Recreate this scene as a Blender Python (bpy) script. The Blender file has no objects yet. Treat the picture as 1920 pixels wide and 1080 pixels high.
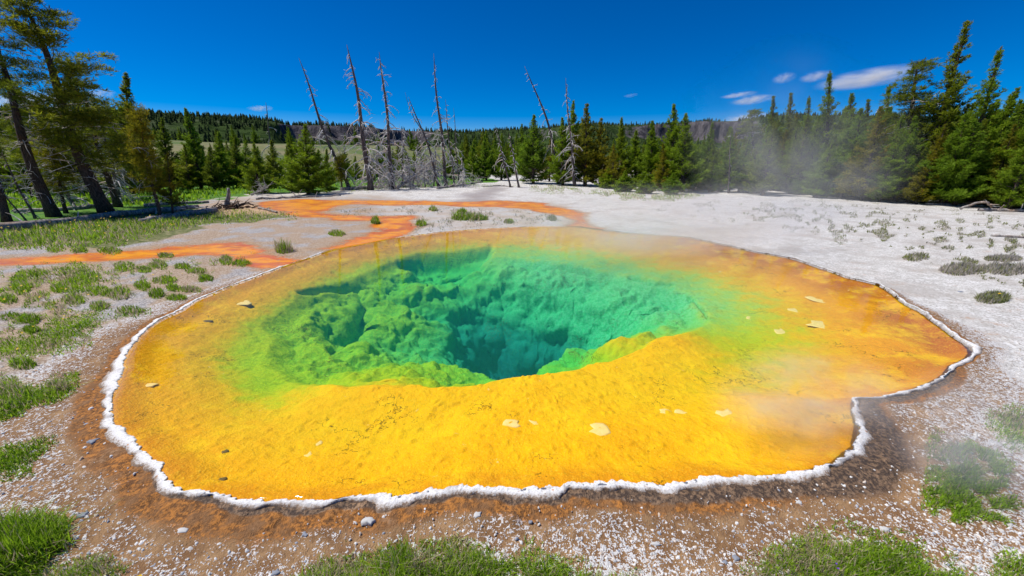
import bpy, math, random
import numpy as np
from mathutils import Vector, Matrix

random.seed(7)
RNG = np.random.default_rng(7)
SC = bpy.context.scene
COL = SC.collection

# ------------------------------------------------------------------ camera, sky, sun, exposure
CAM_H = 2.0
FPX = 700.0                      # focal length in pixels of the 1920 px wide photograph
PITCH = math.radians(18.9)
cam_d = bpy.data.cameras.new('camera')
cam_d.sensor_width = 36.0
cam_d.lens = FPX / 1920.0 * 36.0
cam_d.clip_start = 0.05
cam_d.clip_end = 12000.0
cam = bpy.data.objects.new('camera', cam_d)
cam.location = (0, 0, CAM_H)
cam.rotation_euler = (math.radians(90) - PITCH, 0, 0)
COL.objects.link(cam)
SC.camera = cam

SUN_DIR = Vector((-0.62, 0.10, 1.05)).normalized()      # towards the sun
SUN_EL = math.asin(SUN_DIR.z)
SUN_AZ = math.atan2(SUN_DIR.x, SUN_DIR.y)
world = bpy.data.worlds.new('World')
SC.world = world
world.use_nodes = True
wn, wl = world.node_tree.nodes, world.node_tree.links
sky = wn.new('ShaderNodeTexSky')
sky.sky_type = 'NISHITA'
sky.sun_disc = False
sky.sun_elevation = SUN_EL
sky.sun_rotation = SUN_AZ
sky.altitude = 2300
sky.air_density = 0.9
sky.dust_density = 0.0
sky.ozone_density = 3.5
grade = wn.new('ShaderNodeHueSaturation')               # a deep, polarised blue
grade.inputs['Hue'].default_value = 0.512
grade.inputs['Saturation'].default_value = 1.68
grade.inputs['Value'].default_value = 1.0
bg = wn['Background']
bg.inputs['Strength'].default_value = 0.108
wl.new(sky.outputs[0], grade.inputs['Color'])
wl.new(grade.outputs[0], bg.inputs[0])

sun_d = bpy.data.lights.new('sun', 'SUN')
sun_d.energy = 4.9
sun_d.angle = math.radians(0.5)
sun_d.color = (1.0, 0.955, 0.88)
sun = bpy.data.objects.new('sun', sun_d)
sun.rotation_euler = SUN_DIR.to_track_quat('Z', 'Y').to_euler()
COL.objects.link(sun)

SC.view_settings.view_transform = 'Standard'
SC.view_settings.look = 'None'
SC.view_settings.gamma = 1.0
SC.view_settings.exposure = 0.0
SC.view_settings.use_curve_mapping = False
SC.render.engine = 'CYCLES'
cy = SC.cycles
cy.use_denoising = True
cy.use_adaptive_sampling = True
cy.adaptive_threshold = 0.02
cy.max_bounces = 8
cy.diffuse_bounces = 3
cy.glossy_bounces = 2
cy.transmission_bounces = 4
cy.transparent_max_bounces = 12
cy.volume_bounces = 1
cy.volume_step_rate = 2.0
cy.volume_max_steps = 128
cy.sample_clamp_indirect = 4.0
cy.caustics_reflective = False
cy.caustics_refractive = False

# ------------------------------------------------------------------ pixel <-> place
CP, SP = math.cos(PITCH), math.sin(PITCH)

def ray(px, py):
    xc, yc = (px - 960.0) / FPX, (540.0 - py) / FPX
    return np.array([xc, CP + yc * SP, -SP + yc * CP])

def at(px, py, z=0.0):
    d = ray(px, py)
    return d * ((z - CAM_H) / d[2]) + np.array([0, 0, CAM_H])

def at_dist(px, py, r):
    d = ray(px, py)
    return d * (r / math.hypot(d[0], d[1])) + np.array([0, 0, CAM_H])

def poly_at(pts, z=0.0):
    return np.array([at(x, y, z)[:2] for x, y in pts])

# ------------------------------------------------------------------ noise
def _hash(ix, iy, iz, seed):
    h = (ix.astype(np.int64) * 374761393 + iy.astype(np.int64) * 668265263 + iz.astype(np.int64) * 2147483647 + seed * 974634777) & 0xFFFFFFFF
    h = ((h ^ (h >> 13)) * 1274126177) & 0xFFFFFFFF
    h = (h ^ (h >> 16)) & 0xFFFFFFFF
    return h.astype(np.float64) / 4294967295.0

def vnoise(x, y, z=None, seed=0):
    x = np.asarray(x, float); y = np.asarray(y, float)
    z = np.zeros_like(x) if z is None else np.asarray(z, float)
    ix, iy, iz = np.floor(x), np.floor(y), np.floor(z)
    fx, fy, fz = x - ix, y - iy, z - iz
    fx, fy, fz = (f * f * (3 - 2 * f) for f in (fx, fy, fz))
    r = 0
    flat = not np.any(z)
    for dz in ((0,) if flat else (0, 1)):
        wz = (1 - fz) if dz == 0 else fz
        for dy in (0, 1):
            wy = (1 - fy) if dy == 0 else fy
            for dx in (0, 1):
                wx = (1 - fx) if dx == 0 else fx
                r = r + wx * wy * wz * _hash(ix + dx, iy + dy, iz + dz, seed)
    return r * 2 - 1

def fbm(x, y, oct=4, seed=0, gain=0.5, z=None):
    a, s, r = 1.0, 0.0, 0.0
    f = 1.0
    for i in range(oct):
        r = r + a * vnoise(np.asarray(x) * f, np.asarray(y) * f, None if z is None else np.asarray(z) * f, seed + i * 17)
        s += a; a *= gain; f *= 2.03
    return r / s

def worley(x, y, seed=0):
    x = np.asarray(x, float); y = np.asarray(y, float)
    ix, iy = np.floor(x), np.floor(y)
    zz = np.zeros_like(ix)
    best = np.full(x.shape, 9.0)
    for dx in (-1, 0, 1):
        for dy in (-1, 0, 1):
            cx = ix + dx + _hash(ix + dx, iy + dy, zz, seed)
            cyy = iy + dy + _hash(ix + dx, iy + dy, zz, seed + 5)
            best = np.minimum(best, (cx - x) ** 2 + (cyy - y) ** 2)
    return np.sqrt(best)

def worley3(x, y, z, seed=0):
    ix, iy, iz = np.floor(x), np.floor(y), np.floor(z)
    best = np.full(x.shape, 9.0)
    for dx in (-1, 0, 1):
        for dy in (-1, 0, 1):
            for dz in (-1, 0, 1):
                h = _hash(ix + dx, iy + dy, iz + dz, seed)
                h2 = (h * 7919.0) % 1.0; h3 = (h * 104729.0) % 1.0
                best = np.minimum(best, (ix + dx + h - x) ** 2 + (iy + dy + h2 - y) ** 2 + (iz + dz + h3 - z) ** 2)
    return np.sqrt(best)

def sstep(a, b, x):
    t = np.clip((np.asarray(x, float) - a) / (b - a), 0, 1)
    return t * t * (3 - 2 * t)

def poly_sd(x, y, poly):
    """signed distance to a polygon (negative inside)"""
    shape = x.shape
    x = x.ravel(); y = y.ravel()
    out = np.empty_like(x)
    n = len(poly)
    for c in range(0, len(x), 60000):
        xs, ys = x[c:c + 60000], y[c:c + 60000]
        d = np.full(xs.shape, 1e18)
        ins = np.zeros(xs.shape, bool)
        for i in range(n):
            ax, ay = poly[i]; bx, by = poly[(i + 1) % n]
            ex, ey = bx - ax, by - ay
            wx, wy = xs - ax, ys - ay
            t = np.clip((wx * ex + wy * ey) / (ex * ex + ey * ey + 1e-12), 0, 1)
            d = np.minimum(d, (wx - ex * t) ** 2 + (wy - ey * t) ** 2)
            cross = ((ay > ys) != (by > ys)) & (xs < (bx - ax) * (ys - ay) / (by - ay + 1e-18) + ax)
            ins ^= cross
        out[c:c + 60000] = np.where(ins, -1, 1) * np.sqrt(d)
    return out.reshape(shape)

# ------------------------------------------------------------------ mesh helpers
def new_mesh(name, verts, faces, mat=None, attrs=None, smooth=True):
    """verts (N,3); faces list of (M,k) integer arrays"""
    if isinstance(faces, np.ndarray):
        faces = [faces]
    faces = [np.asarray(f, np.int32) for f in faces if len(f)]
    me = bpy.data.meshes.new(name)
    verts = np.asarray(verts, np.float32)
    me.vertices.add(len(verts))
    me.vertices.foreach_set('co', verts.ravel())
    nl = sum(f.size for f in faces)
    npoly = sum(len(f) for f in faces)
    me.loops.add(nl)
    me.polygons.add(npoly)
    me.loops.foreach_set('vertex_index', np.concatenate([f.ravel() for f in faces]))
    starts, p = [], 0
    for f in faces:
        k = f.shape[1]
        starts.append(p + np.arange(len(f), dtype=np.int32) * k)
        p += f.size
    me.polygons.foreach_set('loop_start', np.concatenate(starts).astype(np.int32))
    if smooth:
        me.polygons.foreach_set('use_smooth', np.ones(npoly, bool))
    for k, v in (attrs or {}).items():
        a = me.attributes.new(k, 'FLOAT', 'POINT')
        a.data.foreach_set('value', np.asarray(v, np.float32).ravel())
    me.update(calc_edges=True)
    me.validate()
    if mat:
        me.materials.append(mat)
    return me

def link(name, me, parent=None, loc=None):
    o = bpy.data.objects.new(name, me)
    COL.objects.link(o)
    if parent:
        o.parent = parent
    if loc is not None:
        o.location = [float(c) for c in loc]
    return o

def empty(name, loc=(0, 0, 0)):
    o = bpy.data.objects.new(name, None)
    o.empty_display_size = 0.2
    COL.objects.link(o)
    o.location = [float(c) for c in loc]
    return o

def tag(o, label=None, cat=None, group=None, kind=None):
    if label: o['label'] = label
    if cat: o['category'] = cat
    if group: o['group'] = group
    if kind: o['kind'] = kind
    return o

class MB:
    """collects pieces into one mesh"""
    def __init__(self):
        self.v, self.t, self.q, self.n = [], [], [], 0
        self.a = []
    def add(self, v, tris=None, quads=None, a=0.0):
        v = np.asarray(v, float)
        if tris is not None and len(tris): self.t.append(np.asarray(tris) + self.n)
        if quads is not None and len(quads): self.q.append(np.asarray(quads) + self.n)
        self.v.append(v); self.n += len(v)
        self.a.append(np.broadcast_to(np.asarray(a, float), (len(v),)))
    def tube(self, path, rad, sides=5, a=0.0, cap=True):
        path = np.asarray(path, float); n = len(path)
        rad = np.broadcast_to(np.asarray(rad, float), (n,))
        tan = np.gradient(path, axis=0)
        tan /= np.linalg.norm(tan, axis=1)[:, None] + 1e-9
        ref = np.array([0.31, 0.17, 0.93]) if abs(tan[0][2]) < 0.8 else np.array([0.93, 0.3, 0.1])
        u = np.cross(tan, ref); u /= np.linalg.norm(u, axis=1)[:, None] + 1e-9
        w = np.cross(tan, u)
        ang = np.arange(sides) * 2 * math.pi / sides
        ring = path[:, None, :] + rad[:, None, None] * (np.cos(ang)[None, :, None] * u[:, None, :] + np.sin(ang)[None, :, None] * w[:, None, :])
        v = ring.reshape(-1, 3)
        i = np.arange(n - 1)[:, None] * sides; j = np.arange(sides)[None, :]; j2 = (j + 1) % sides
        q = np.stack([i + j, i + j2, i + sides + j2, i + sides + j], -1).reshape(-1, 4)
        tr = None
        if cap:
            v = np.vstack([v, path[0], path[-1]])
            k = np.arange(sides); k2 = (k + 1) % sides
            tr = np.vstack([np.stack([np.full(sides, n * sides), k2, k], 1),
                            np.stack([np.full(sides, n * sides + 1), (n - 1) * sides + k, (n - 1) * sides + k2], 1)])
        self.add(v, tr, q, a)
    def mesh(self, name, mat, smooth=True, attr='tint'):
        f = []
        if self.t: f.append(np.vstack(self.t))
        if self.q: f.append(np.vstack(self.q))
        return new_mesh(name, np.vstack(self.v), f, mat, {attr: np.concatenate(self.a)}, smooth)

# ------------------------------------------------------------------ material helpers
class NT:
    def __init__(self, name):
        self.m = bpy.data.materials.new(name)
        self.m.use_nodes = True
        self.t = self.m.node_tree
        self.n, self.l = self.t.nodes, self.t.links
        self.b = self.n['Principled BSDF']
        self.out = self.n['Material Output']
    def new(self, typ, **kw):
        nd = self.n.new(typ)
        for k, v in kw.items():
            setattr(nd, k, v)
        return nd
    def put(self, sock, v):
        if isinstance(v, bpy.types.NodeSocket): self.l.new(v, sock)
        elif v is not None: sock.default_value = v
    def attr(self, name):
        return self.new('ShaderNodeAttribute', attribute_name=name).outputs['Fac']
    def math(self, op, a, b=None, c=None, clamp=False):
        nd = self.new('ShaderNodeMath', operation=op, use_clamp=clamp)
        self.put(nd.inputs[0], a); self.put(nd.inputs[1], b)
        if c is not None: self.put(nd.inputs[2], c)
        return nd.outputs[0]
    def step(self, v, a, b, lo=0.0, hi=1.0):
        nd = self.new('ShaderNodeMapRange', interpolation_type='SMOOTHSTEP')
        self.put(nd.inputs['Value'], v)
        for i, x in zip((1, 2, 3, 4), (a, b, lo, hi)): self.put(nd.inputs[i], x)
        return nd.outputs[0]
    def mix(self, f, a, b, blend='MIX'):
        nd = self.new('ShaderNodeMix', data_type='RGBA', blend_type=blend)
        self.put(nd.inputs[0], f)
        for s, v in ((nd.inputs[6], a), (nd.inputs[7], b)):
            self.put(s, v if isinstance(v, bpy.types.NodeSocket) else (*v, 1.0))
        return nd.outputs[2]
    def noise(self, scale, detail=4, rough=0.55, vec=None, dist=0.0, out='Fac'):
        nd = self.new('ShaderNodeTexNoise')
        nd.inputs['Scale'].default_value = scale
        nd.inputs['Detail'].default_value = detail
        nd.inputs['Roughness'].default_value = rough
        nd.inputs['Distortion'].default_value = dist
        if vec is not None: self.l.new(vec, nd.inputs['Vector'])
        return nd.outputs[out]
    def voro(self, scale, feature='F1', out='Distance', vec=None, rand=1.0):
        nd = self.new('ShaderNodeTexVoronoi', feature=feature)
        nd.inputs['Scale'].default_value = scale
        nd.inputs['Randomness'].default_value = rand
        if vec is not None: self.l.new(vec, nd.inputs['Vector'])
        return nd.outputs[out]
    def ramp(self, f, stops):
        nd = self.new('ShaderNodeValToRGB')
        cr = nd.color_ramp
        while len(cr.elements) < len(stops): cr.elements.new(0.5)
        for e, (p, c) in zip(cr.elements, stops):
            e.position = p; e.color = (*c, 1.0)
        self.put(nd.inputs[0], f)
        return nd.outputs[0]
    def bump(self, h, strength, dist, prev=None):
        nd = self.new('ShaderNodeBump')
        nd.inputs['Strength'].default_value = strength
        nd.inputs['Distance'].default_value = dist
        self.put(nd.inputs['Height'], h)
        if prev is not None: self.l.new(prev, nd.inputs['Normal'])
        return nd.outputs[0]
    def pos(self):
        return self.new('ShaderNodeNewGeometry').outputs['Position']
    def obj(self):
        return self.new('ShaderNodeTexCoord').outputs['Object']

# ------------------------------------------------------------------ the pool's outline
OUTLINE = [(1085,424),(1000,424),(930,427),(850,432),(780,440),(730,447),(690,455),(650,462),(620,468),(590,478),(560,489),(540,495),(510,506),(480,518),(440,532),(400,548),(370,560),(340,580),(300,598),(285,608),(262,630),(245,650),(232,672),(233,690),(222,712),(212,740),(208,765),(210,785),(225,800),(250,820),(262,838),(285,855),(305,880),(325,905),(350,918),(380,923),(405,928),(430,928),(450,940),(480,942),(540,937),(570,939),(619,937),(655,927),(706,923),(750,930),(801,919),(849,913),(912,911),(952,918),(995,915),(1055,913),(1066,907),(1153,902),(1213,906),(1272,903),(1294,901),(1338,892),(1412,891),(1457,889),(1516,883),(1535,872),(1572,867),(1587,847),(1605,839),(1611,820),(1607,791),(1601,767),(1601,745),(1657,743),(1694,734),(1738,719),(1768,706),(1789,683),(1821,666),(1824,648),(1800,634),(1771,613),(1750,598),(1736,584),(1697,567),(1672,545),(1647,531),(1594,519),(1541,501),(1488,483),(1417,471),(1346,455),(1293,444),(1240,440),(1180,436),(1130,430)]
CX, CY = 0.16, 3.66                         # the throat, centre of all polar sheets
_po = poly_at(OUTLINE)
_pa = np.arctan2(_po[:, 1] - CY, _po[:, 0] - CX) % (2 * math.pi)
_pr = np.hypot(_po[:, 1] - CY, _po[:, 0] - CX)
_ix = np.argsort(_pa)
_pa, _pr = _pa[_ix], _pr[_ix]
_ea = np.concatenate([_pa - 2 * math.pi, _pa, _pa + 2 * math.pi])
_er = np.concatenate([_pr] * 3)

def edge_r(th):
    th = np.asarray(th) % (2 * math.pi)
    r = np.interp(th, _ea, _er)
    return r + 0.02 * fbm(np.cos(th) * r * 3, np.sin(th) * r * 3, 3, 3) + 0.012 * fbm(np.cos(th) * r * 14, np.sin(th) * r * 14, 2, 9)

def front_w(th):
    """1 on the camera's side of the pool, 0 on the far side"""
    return 0.5 - 0.5 * np.sin(th)

CHANNELS = [poly_at(p) for p in (
    [(500,378),(560,374),(640,376),(760,377),(870,376),(960,375),(1010,379),(1060,388),(1102,396),(1102,405),(1096,415),(1118,428),(1068,428),(1072,412),(1068,405),(1040,397),(1000,391),(960,386),(880,384),(760,384),(660,384),(620,388),(604,396),(640,402),(700,404),(772,404),(780,415),(764,430),(726,448),(690,458),(650,464),(616,468),(668,449),(700,433),(716,419),(700,413),(640,411),(580,406),(540,402),(525,393),(486,391)],
    [(-300,492),(0,484),(80,478),(170,473),(260,466),(330,459),(400,455),(460,453),(505,460),(528,470),(565,480),(578,487),(540,497),(500,494),(465,482),(440,477),(380,477),(320,479),(240,485),(140,490),(0,497),(-300,512)],
)]
GREY_RUN = poly_at([(905,352),(950,347),(935,360),(925,372),(960,378),(870,379),(868,366)])
GREEN = poly_at([(-900,420),(0,418),(140,409),(280,403),(350,395),(400,373),(450,368),(470,361),(560,362),(640,357),(720,353),(790,350),(860,347),(900,343),(940,341),(900,326),(400,323),(-900,335)])
LEFTGRASS = poly_at([(-400,452),(0,462),(140,468),(260,455),(330,436),(400,424),(500,414),(560,408),(540,402),(470,400),(440,392),(340,400),(260,402),(140,408),(0,420),(-400,420)])
DUFF = poly_at([(1290,352),(1400,350),(1480,356),(1560,362),(1640,366),(1720,372),(1800,384),(1920,400),(2600,440),(2600,330),(1290,330)])
BARE_TAN = poly_at([(395,392),(440,384),(500,382),(530,392),(545,402),(470,402),(420,400)])

def gz(x, y):
    x = np.asarray(x, float); y = np.asarray(y, float)
    r = np.hypot(x, y)
    s = np.hypot(x - CX, y - CY) - edge_r(np.arctan2(y - CY, x - CX))
    z = -0.018 + 0.035 * fbm(x * 0.55, y * 0.55, 3, 21) * sstep(0.3, 2.5, s) + 0.008 * fbm(x * 5, y * 5, 3, 5) * sstep(0.0, 0.3, s) * (1 - sstep(12, 30, r))
    z = z - 0.016 * sstep(0.02, 0.40, s) + 0.10 * fbm(x * 0.12, y * 0.12, 2, 2) * sstep(8, 22, r)
    side = sstep(0.12, -0.22, x / np.maximum(y, 1.0)) * (y > 0)
    z = z + side * (6.8 * sstep(52, 150, r) + 0.9 * fbm(x * 0.03, y * 0.03, 3, 8) * sstep(50, 90, r))
    z = z + (1 - side) * 2.0 * sstep(60, 200, r) * (y > 0)
    return z

def gz1(x, y):
    return float(gz(np.array([x]), np.array([y]))[0])

# ------------------------------------------------------------------ ground sheet
def mat_ground():
    t = NT('sinter_ground')
    P = t.pos()
    s = t.attr('s'); ch = t.attr('chan'); gr = t.attr('green'); lg = t.attr('leftgrass')
    du = t.attr('duff'); br = t.attr('brown'); lf = t.attr('left'); gy = t.attr('greyrun'); hl = t.attr('hillside'); bt = t.attr('baretan')
    n1 = t.noise(1.1, 3, 0.6, P); n2 = t.noise(7, 3, 0.65, P); n3 = t.noise(38, 2, 0.7, P)
    n5 = t.noise(110, 1, 0.7, P)
    # white sinter, a little dirty
    white = t.mix(t.step(n2, 0.35, 0.7), (0.60, 0.58, 0.54), (0.80, 0.785, 0.76))
    white = t.mix(t.math('MULTIPLY', t.step(n3, 0.47, 0.62), 0.7), white, (0.30, 0.26, 0.22))
    white = t.mix(t.math('MULTIPLY', t.step(n1, 0.46, 0.66), 0.6), white, (0.42, 0.375, 0.33))
    # grey gravel on the left bank
    greyg = t.mix(t.step(n3, 0.42, 0.62), (0.26, 0.245, 0.245), (0.55, 0.52, 0.50))
    greyg = t.mix(t.step(n1, 0.37, 0.54), greyg, t.mix(t.step(n3, 0.4, 0.62), (0.30, 0.20, 0.12), (0.52, 0.42, 0.33)))
    col = t.mix(lf, white, greyg)
    # brown soil strewn with white chips
    soil = t.mix(t.step(n2, 0.35, 0.7), (0.20, 0.105, 0.045), (0.34, 0.205, 0.10))
    chipn = t.math('ADD', t.math('MULTIPLY', n3, 0.6), t.math('MULTIPLY', n5, 0.4))
    thr = t.math('ADD', 0.425, t.math('ADD', t.math('MULTIPLY', br, 0.165), t.math('MULTIPLY', t.math('SUBTRACT', n2, 0.5), 0.16)))
    chip = t.step(t.math('SUBTRACT', chipn, thr), 0.0, 0.035)
    chips = t.mix(n5, (0.46, 0.44, 0.42), (0.76, 0.75, 0.74))
    chips = t.mix(t.step(t.voro(26, out='Distance', vec=P), 0.10, 0.12, 0.55, 0.0), chips, (0.32, 0.35, 0.42))
    chipped = t.mix(chip, soil, chips)
    col = t.mix(t.step(br, 0.02, 0.22), col, chipped)
    # orange and dark wet ring
    ring = t.attr('ring')
    dark = t.attr('dark')
    rust = t.mix(t.step(n3, 0.38, 0.62), (0.15, 0.068, 0.024), (0.44, 0.18, 0.040))
    rust = t.mix(t.step(n2, 0.45, 0.65), rust, (0.22, 0.11, 0.045))
    rmask = t.step(t.math('ADD', ring, t.math('MULTIPLY', t.math('SUBTRACT', t.math('ADD', n3, n2), 1.0), 0.75)), 0.28, 0.62)
    col = t.mix(rmask, col, rust)
    dk = t.mix(t.step(n3, 0.4, 0.65), (0.065, 0.043, 0.030), (0.23, 0.145, 0.085))
    dmask = t.step(t.math('ADD', dark, t.math('MULTIPLY', t.math('SUBTRACT', t.math('ADD', n3, n2), 1.0), 0.8)), 0.30, 0.62)
    col = t.mix(dmask, col, dk)
    # forest floor, grass soils
    duffc = t.mix(t.step(n3, 0.4, 0.65), (0.18, 0.145, 0.13), (0.48, 0.43, 0.39))
    col = t.mix(t.step(t.math('ADD', du, t.math('MULTIPLY', t.math('SUBTRACT', n1, 0.5), 0.9)), 0.35, 0.7), col, duffc)
    lgc = t.mix(t.step(n2, 0.4, 0.65), (0.09, 0.115, 0.022), (0.27, 0.25, 0.12))
    col = t.mix(t.step(t.math('ADD', lg, t.math('MULTIPLY', t.math('SUBTRACT', n1, 0.5), 0.9)), 0.4, 0.65), col, lgc)
    grc = t.mix(t.step(n1, 0.35, 0.65), (0.055, 0.17, 0.008), (0.10, 0.235, 0.014))
    col = t.mix(t.step(t.math('ADD', gr, t.math('MULTIPLY', t.math('SUBTRACT', n1, 0.5), 0.5)), 0.35, 0.6), col, grc)
    hillc = t.mix(t.step(t.noise(0.09, 5, 0.6, P), 0.38, 0.62), (0.075, 0.125, 0.016), (0.19, 0.175, 0.07))
    hillc = t.mix(t.step(t.noise(0.9, 4, 0.6, P), 0.5, 0.75, 0, 0.5), hillc, (0.30, 0.26, 0.20))
    col = t.mix(hl, col, hillc)
    col = t.mix(t.math('MULTIPLY', bt, 0.9), col, t.mix(n2, (0.42, 0.26, 0.14), (0.60, 0.42, 0.26)))
    col = t.mix(t.math('MULTIPLY', gy, 0.8), col, (0.30, 0.26, 0.25))
    # orange runoff mats
    chw = t.math('ADD', ch, t.math('MULTIPLY', t.math('SUBTRACT', t.math('ADD', n2, t.math('MULTIPLY', n3, 0.5)), 0.75), 0.75))
    st = t.new('ShaderNodeVectorMath', operation='MULTIPLY'); t.l.new(P, st.inputs[0]); st.inputs[1].default_value = (0.6, 2.0, 1)
    ns = t.noise(1.5, 4, 0.65, st.outputs[0], 0.5)
    chw = t.math('ADD', chw, t.math('MULTIPLY', t.math('SUBTRACT', ns, 0.5), 0.95))
    halo = t.step(chw, 0.06, 0.42)
    col = t.mix(t.math('MULTIPLY', halo, 0.8), col, t.mix(t.step(n3, 0.4, 0.6), (0.30, 0.17, 0.08), (0.52, 0.32, 0.18)))
    org = t.ramp(chw, [(0.38, (0.30, 0.12, 0.03)), (0.55, (0.64, 0.17, 0.006)), (0.75, (0.82, 0.27, 0.003)), (0.95, (0.86, 0.36, 0.005)), (1.0, (0.82, 0.31, 0.006))])
    org = t.mix(t.step(ns, 0.50, 0.64, 0, 0.85), org, (0.56, 0.11, 0.035))
    org = t.mix(t.step(t.noise(3.2, 4, 0.6, st.outputs[0]), 0.56, 0.68, 0, 0.7), org, (0.36, 0.13, 0.10))
    org = t.mix(t.step(n3, 0.60, 0.70, 0, 0.25), org, (0.85, 0.60, 0.35))
    org = t.mix(t.step(n1, 0.48, 0.62, 0, 0.6), org, (0.48, 0.10, 0.02))
    org = t.mix(t.step(n2, 0.58, 0.68, 0, 0.6), org, (0.46, 0.30, 0.17))
    wet = t.step(chw, 0.40, 0.62)
    col = t.mix(wet, col, org)
    t.put(t.b.inputs['Base Color'], col)
    rough = t.math('SUBTRACT', 0.92, t.math('MULTIPLY', wet, 0.55))
    rough = t.math('SUBTRACT', rough, t.math('MULTIPLY', dmask, 0.25))
    t.put(t.b.inputs['Roughness'], rough)
    t.b.inputs['Specular IOR Level'].default_value = 0.3
    h = t.math('ADD', t.math('MULTIPLY', n3, 0.7), t.math('MULTIPLY', n5, 0.45))
    dry = t.math('SUBTRACT', 1.0, t.math('MULTIPLY', t.step(ch, 0.4, 0.6), 0.9))
    b = t.bump(t.math('MULTIPLY', h, dry), 0.9, 0.022)
    t.put(t.b.inputs['Normal'], b)
    return t.m

NA = 1300
TH = np.arange(NA) * 2 * math.pi / NA
ER = edge_r(TH)

def build_ground():
    ss = [-0.008]
    d = 0.010
    while ss[-1] < 46:
        ss.append(ss[-1] + d); d = min(d * 1.05, 0.24)
    while ss[-1] < 6000:
        ss.append(ss[-1] + d); d *= 1.16
    S = np.array(ss)
    nr = len(S)
    r = ER[:, None] + S[None, :] - 0.0
    x = CX + r * np.cos(TH)[:, None]; y = CY + r * np.sin(TH)[:, None]
    # beyond 46 m the sheet need not follow the outline
    z = gz(x, y)
    # lumpy outer flank of the rim
    fr = front_w(TH)[:, None]
    z += 0.022 * (fbm(x * 9, y * 9, 3, 31)) * np.exp(-((S[None, :] - 0.18) / 0.16) ** 2) * (0.3 + fr)
    sm = np.broadcast_to(S[None, :], x.shape)
    near = S < 48
    def mask(poly, soft, warp=0.0, seed=0, x=x, y=y):
        out = np.zeros(x.shape)
        xx, yy = x[:, near], y[:, near]
        if warp:
            xx = xx + warp * fbm(xx * 0.9, yy * 0.9, 3, 40 + seed); yy = yy + warp * fbm(xx * 0.9, yy * 0.9, 3, 60 + seed)
        out[:, near] = sstep(soft, -soft, poly_sd(xx, yy, poly))
        return out
    chan = np.maximum(mask(CHANNELS[0], 0.60, 0.6, 1), mask(CHANNELS[1], 0.50, 0.45, 2))
    # signed heights: channels lie a little lower
    z -= 0.015 * chan
    green = mask(GREEN, 1.2, 1.2, 3)
    green = np.maximum(green, (sm > 46) * (sstep(0.1, -0.05, x / np.maximum(y, 1)) * (y > 0)) * (1 - sstep(52, 62, np.hypot(x, y))))
    lg = mask(LEFTGRASS, 0.7, 1.0, 4)
    duff = np.maximum(mask(DUFF, 1.2, 1.5, 5), (sm > 44) * (x > 0) * 1.0)
    gy = mask(GREY_RUN, 0.8, 0.8, 6)
    bt = mask(BARE_TAN, 0.5, 0.5, 7)
    hill = sstep(52, 64, np.hypot(x, y)) * sstep(0.1, 0.0, x / np.maximum(y, 1)) * (y > 0)
    left = sstep(-0.6, -3.4, x + 0.30 * (y - 6) + 0.9 * fbm(x * 0.4, y * 0.4, 3, 70)) * (1 - sstep(19, 26, y))
    left = np.maximum(left, 0.5 * sstep(3.2, 1.6, x - 0.02 * y + 0.6 * fbm(x * 0.6, y * 0.6, 3, 71)) * sstep(9, 11.5, y) * sstep(22, 18, y))
    # how brown the bank is: strongest in front and at the left shoulder, fading outwards
    ang = TH[:, None]
    deg = np.degrees(ang) % 360
    fw = np.interp(deg, [0, 20, 60, 90, 120, 150, 165, 180, 200, 225, 250, 270, 290, 310, 325, 335, 345, 352, 360],
                        [0.22, .05, 0, 0, 0, .14, .26, .42, .52, .50, .42, .40, .40, .46, .52, .50, .42, .32, .22])
    jit = 1 + 0.35 * fbm(np.cos(ang) * 5 + 0 * sm, np.sin(ang) * 5 + 0 * sm, 3, 77) + 0.3 * fbm(x * 1.7, y * 1.7, 3, 78)
    q = sm / np.maximum(fw * jit, 0.02)
    ring = sstep(0.85, 0.25, q) * (fw > 0.02)
    darkw = np.interp(deg, [0, 150, 170, 190, 230, 270, 300, 315, 328, 337, 345, 355, 360], [.02, 0, .02, .05, .15, .16, .24, .40, .52, .42, .25, .10, .02])
    dark = sstep(1.0, 0.3, sm / np.maximum(darkw * jit, 0.01)) * (darkw > 0.015)
    brown = np.clip(sstep(3.1, 0.5, q) * (fw > 0.02), 0, 1)
    brown = brown * (0.55 + 0.45 * sstep(-0.5, 0.5, fbm(x * 0.8, y * 0.8, 3, 90)))
    v = np.stack([x, y, z], -1).reshape(-1, 3)
    i = np.arange(NA)[:, None] * nr; i2 = (np.arange(NA)[:, None] + 1) % NA * nr
    j = np.arange(nr - 1)[None, :]
    f = np.stack([i + j, i + j + 1, i2 + j + 1, i2 + j], -1).reshape(-1, 4)
    me = new_mesh('ground', v, f, mat_ground(), dict(s=sm, chan=chan, green=green, leftgrass=lg, duff=duff, brown=brown, left=left,
                                                    greyrun=gy, hillside=hill, ring=ring, dark=dark, baretan=bt))
    tag(link('ground', me), 'white sinter flats and grassy banks around the hot pool', kind='structure')
build_ground()

# ------------------------------------------------------------------ the pool bed
THROAT = poly_at([(560,545),(490,600),(490,660),(560,708),(640,733),(720,742),(777,736),(854,730),(921,733),(959,726),(1007,721),(1055,706),(1098,695),(1141,695),(1184,674),(1227,648),(1295,628),(1333,590),(1309,549),(1256,523),(1189,509),(1110,490),(1031,480),(959,472),(860,466),(760,476),(660,508)], -0.25)
NEAR_LIP = poly_at([(720,742),(777,736),(854,730),(921,733),(959,726),(1007,721),(1055,706),(1098,695),(1141,695),(1184,674),(1227,648)], -0.25)
FAR_LIP = np.vstack([THROAT[15:], THROAT[:6]])
VENT = poly_at([(935,728),(880,708),(866,660),(850,610),(880,585),(950,572),(1010,588),(1070,604),(1110,625),(1150,655),(1160,690),(1100,700),(1010,725)], -1.3)

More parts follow.
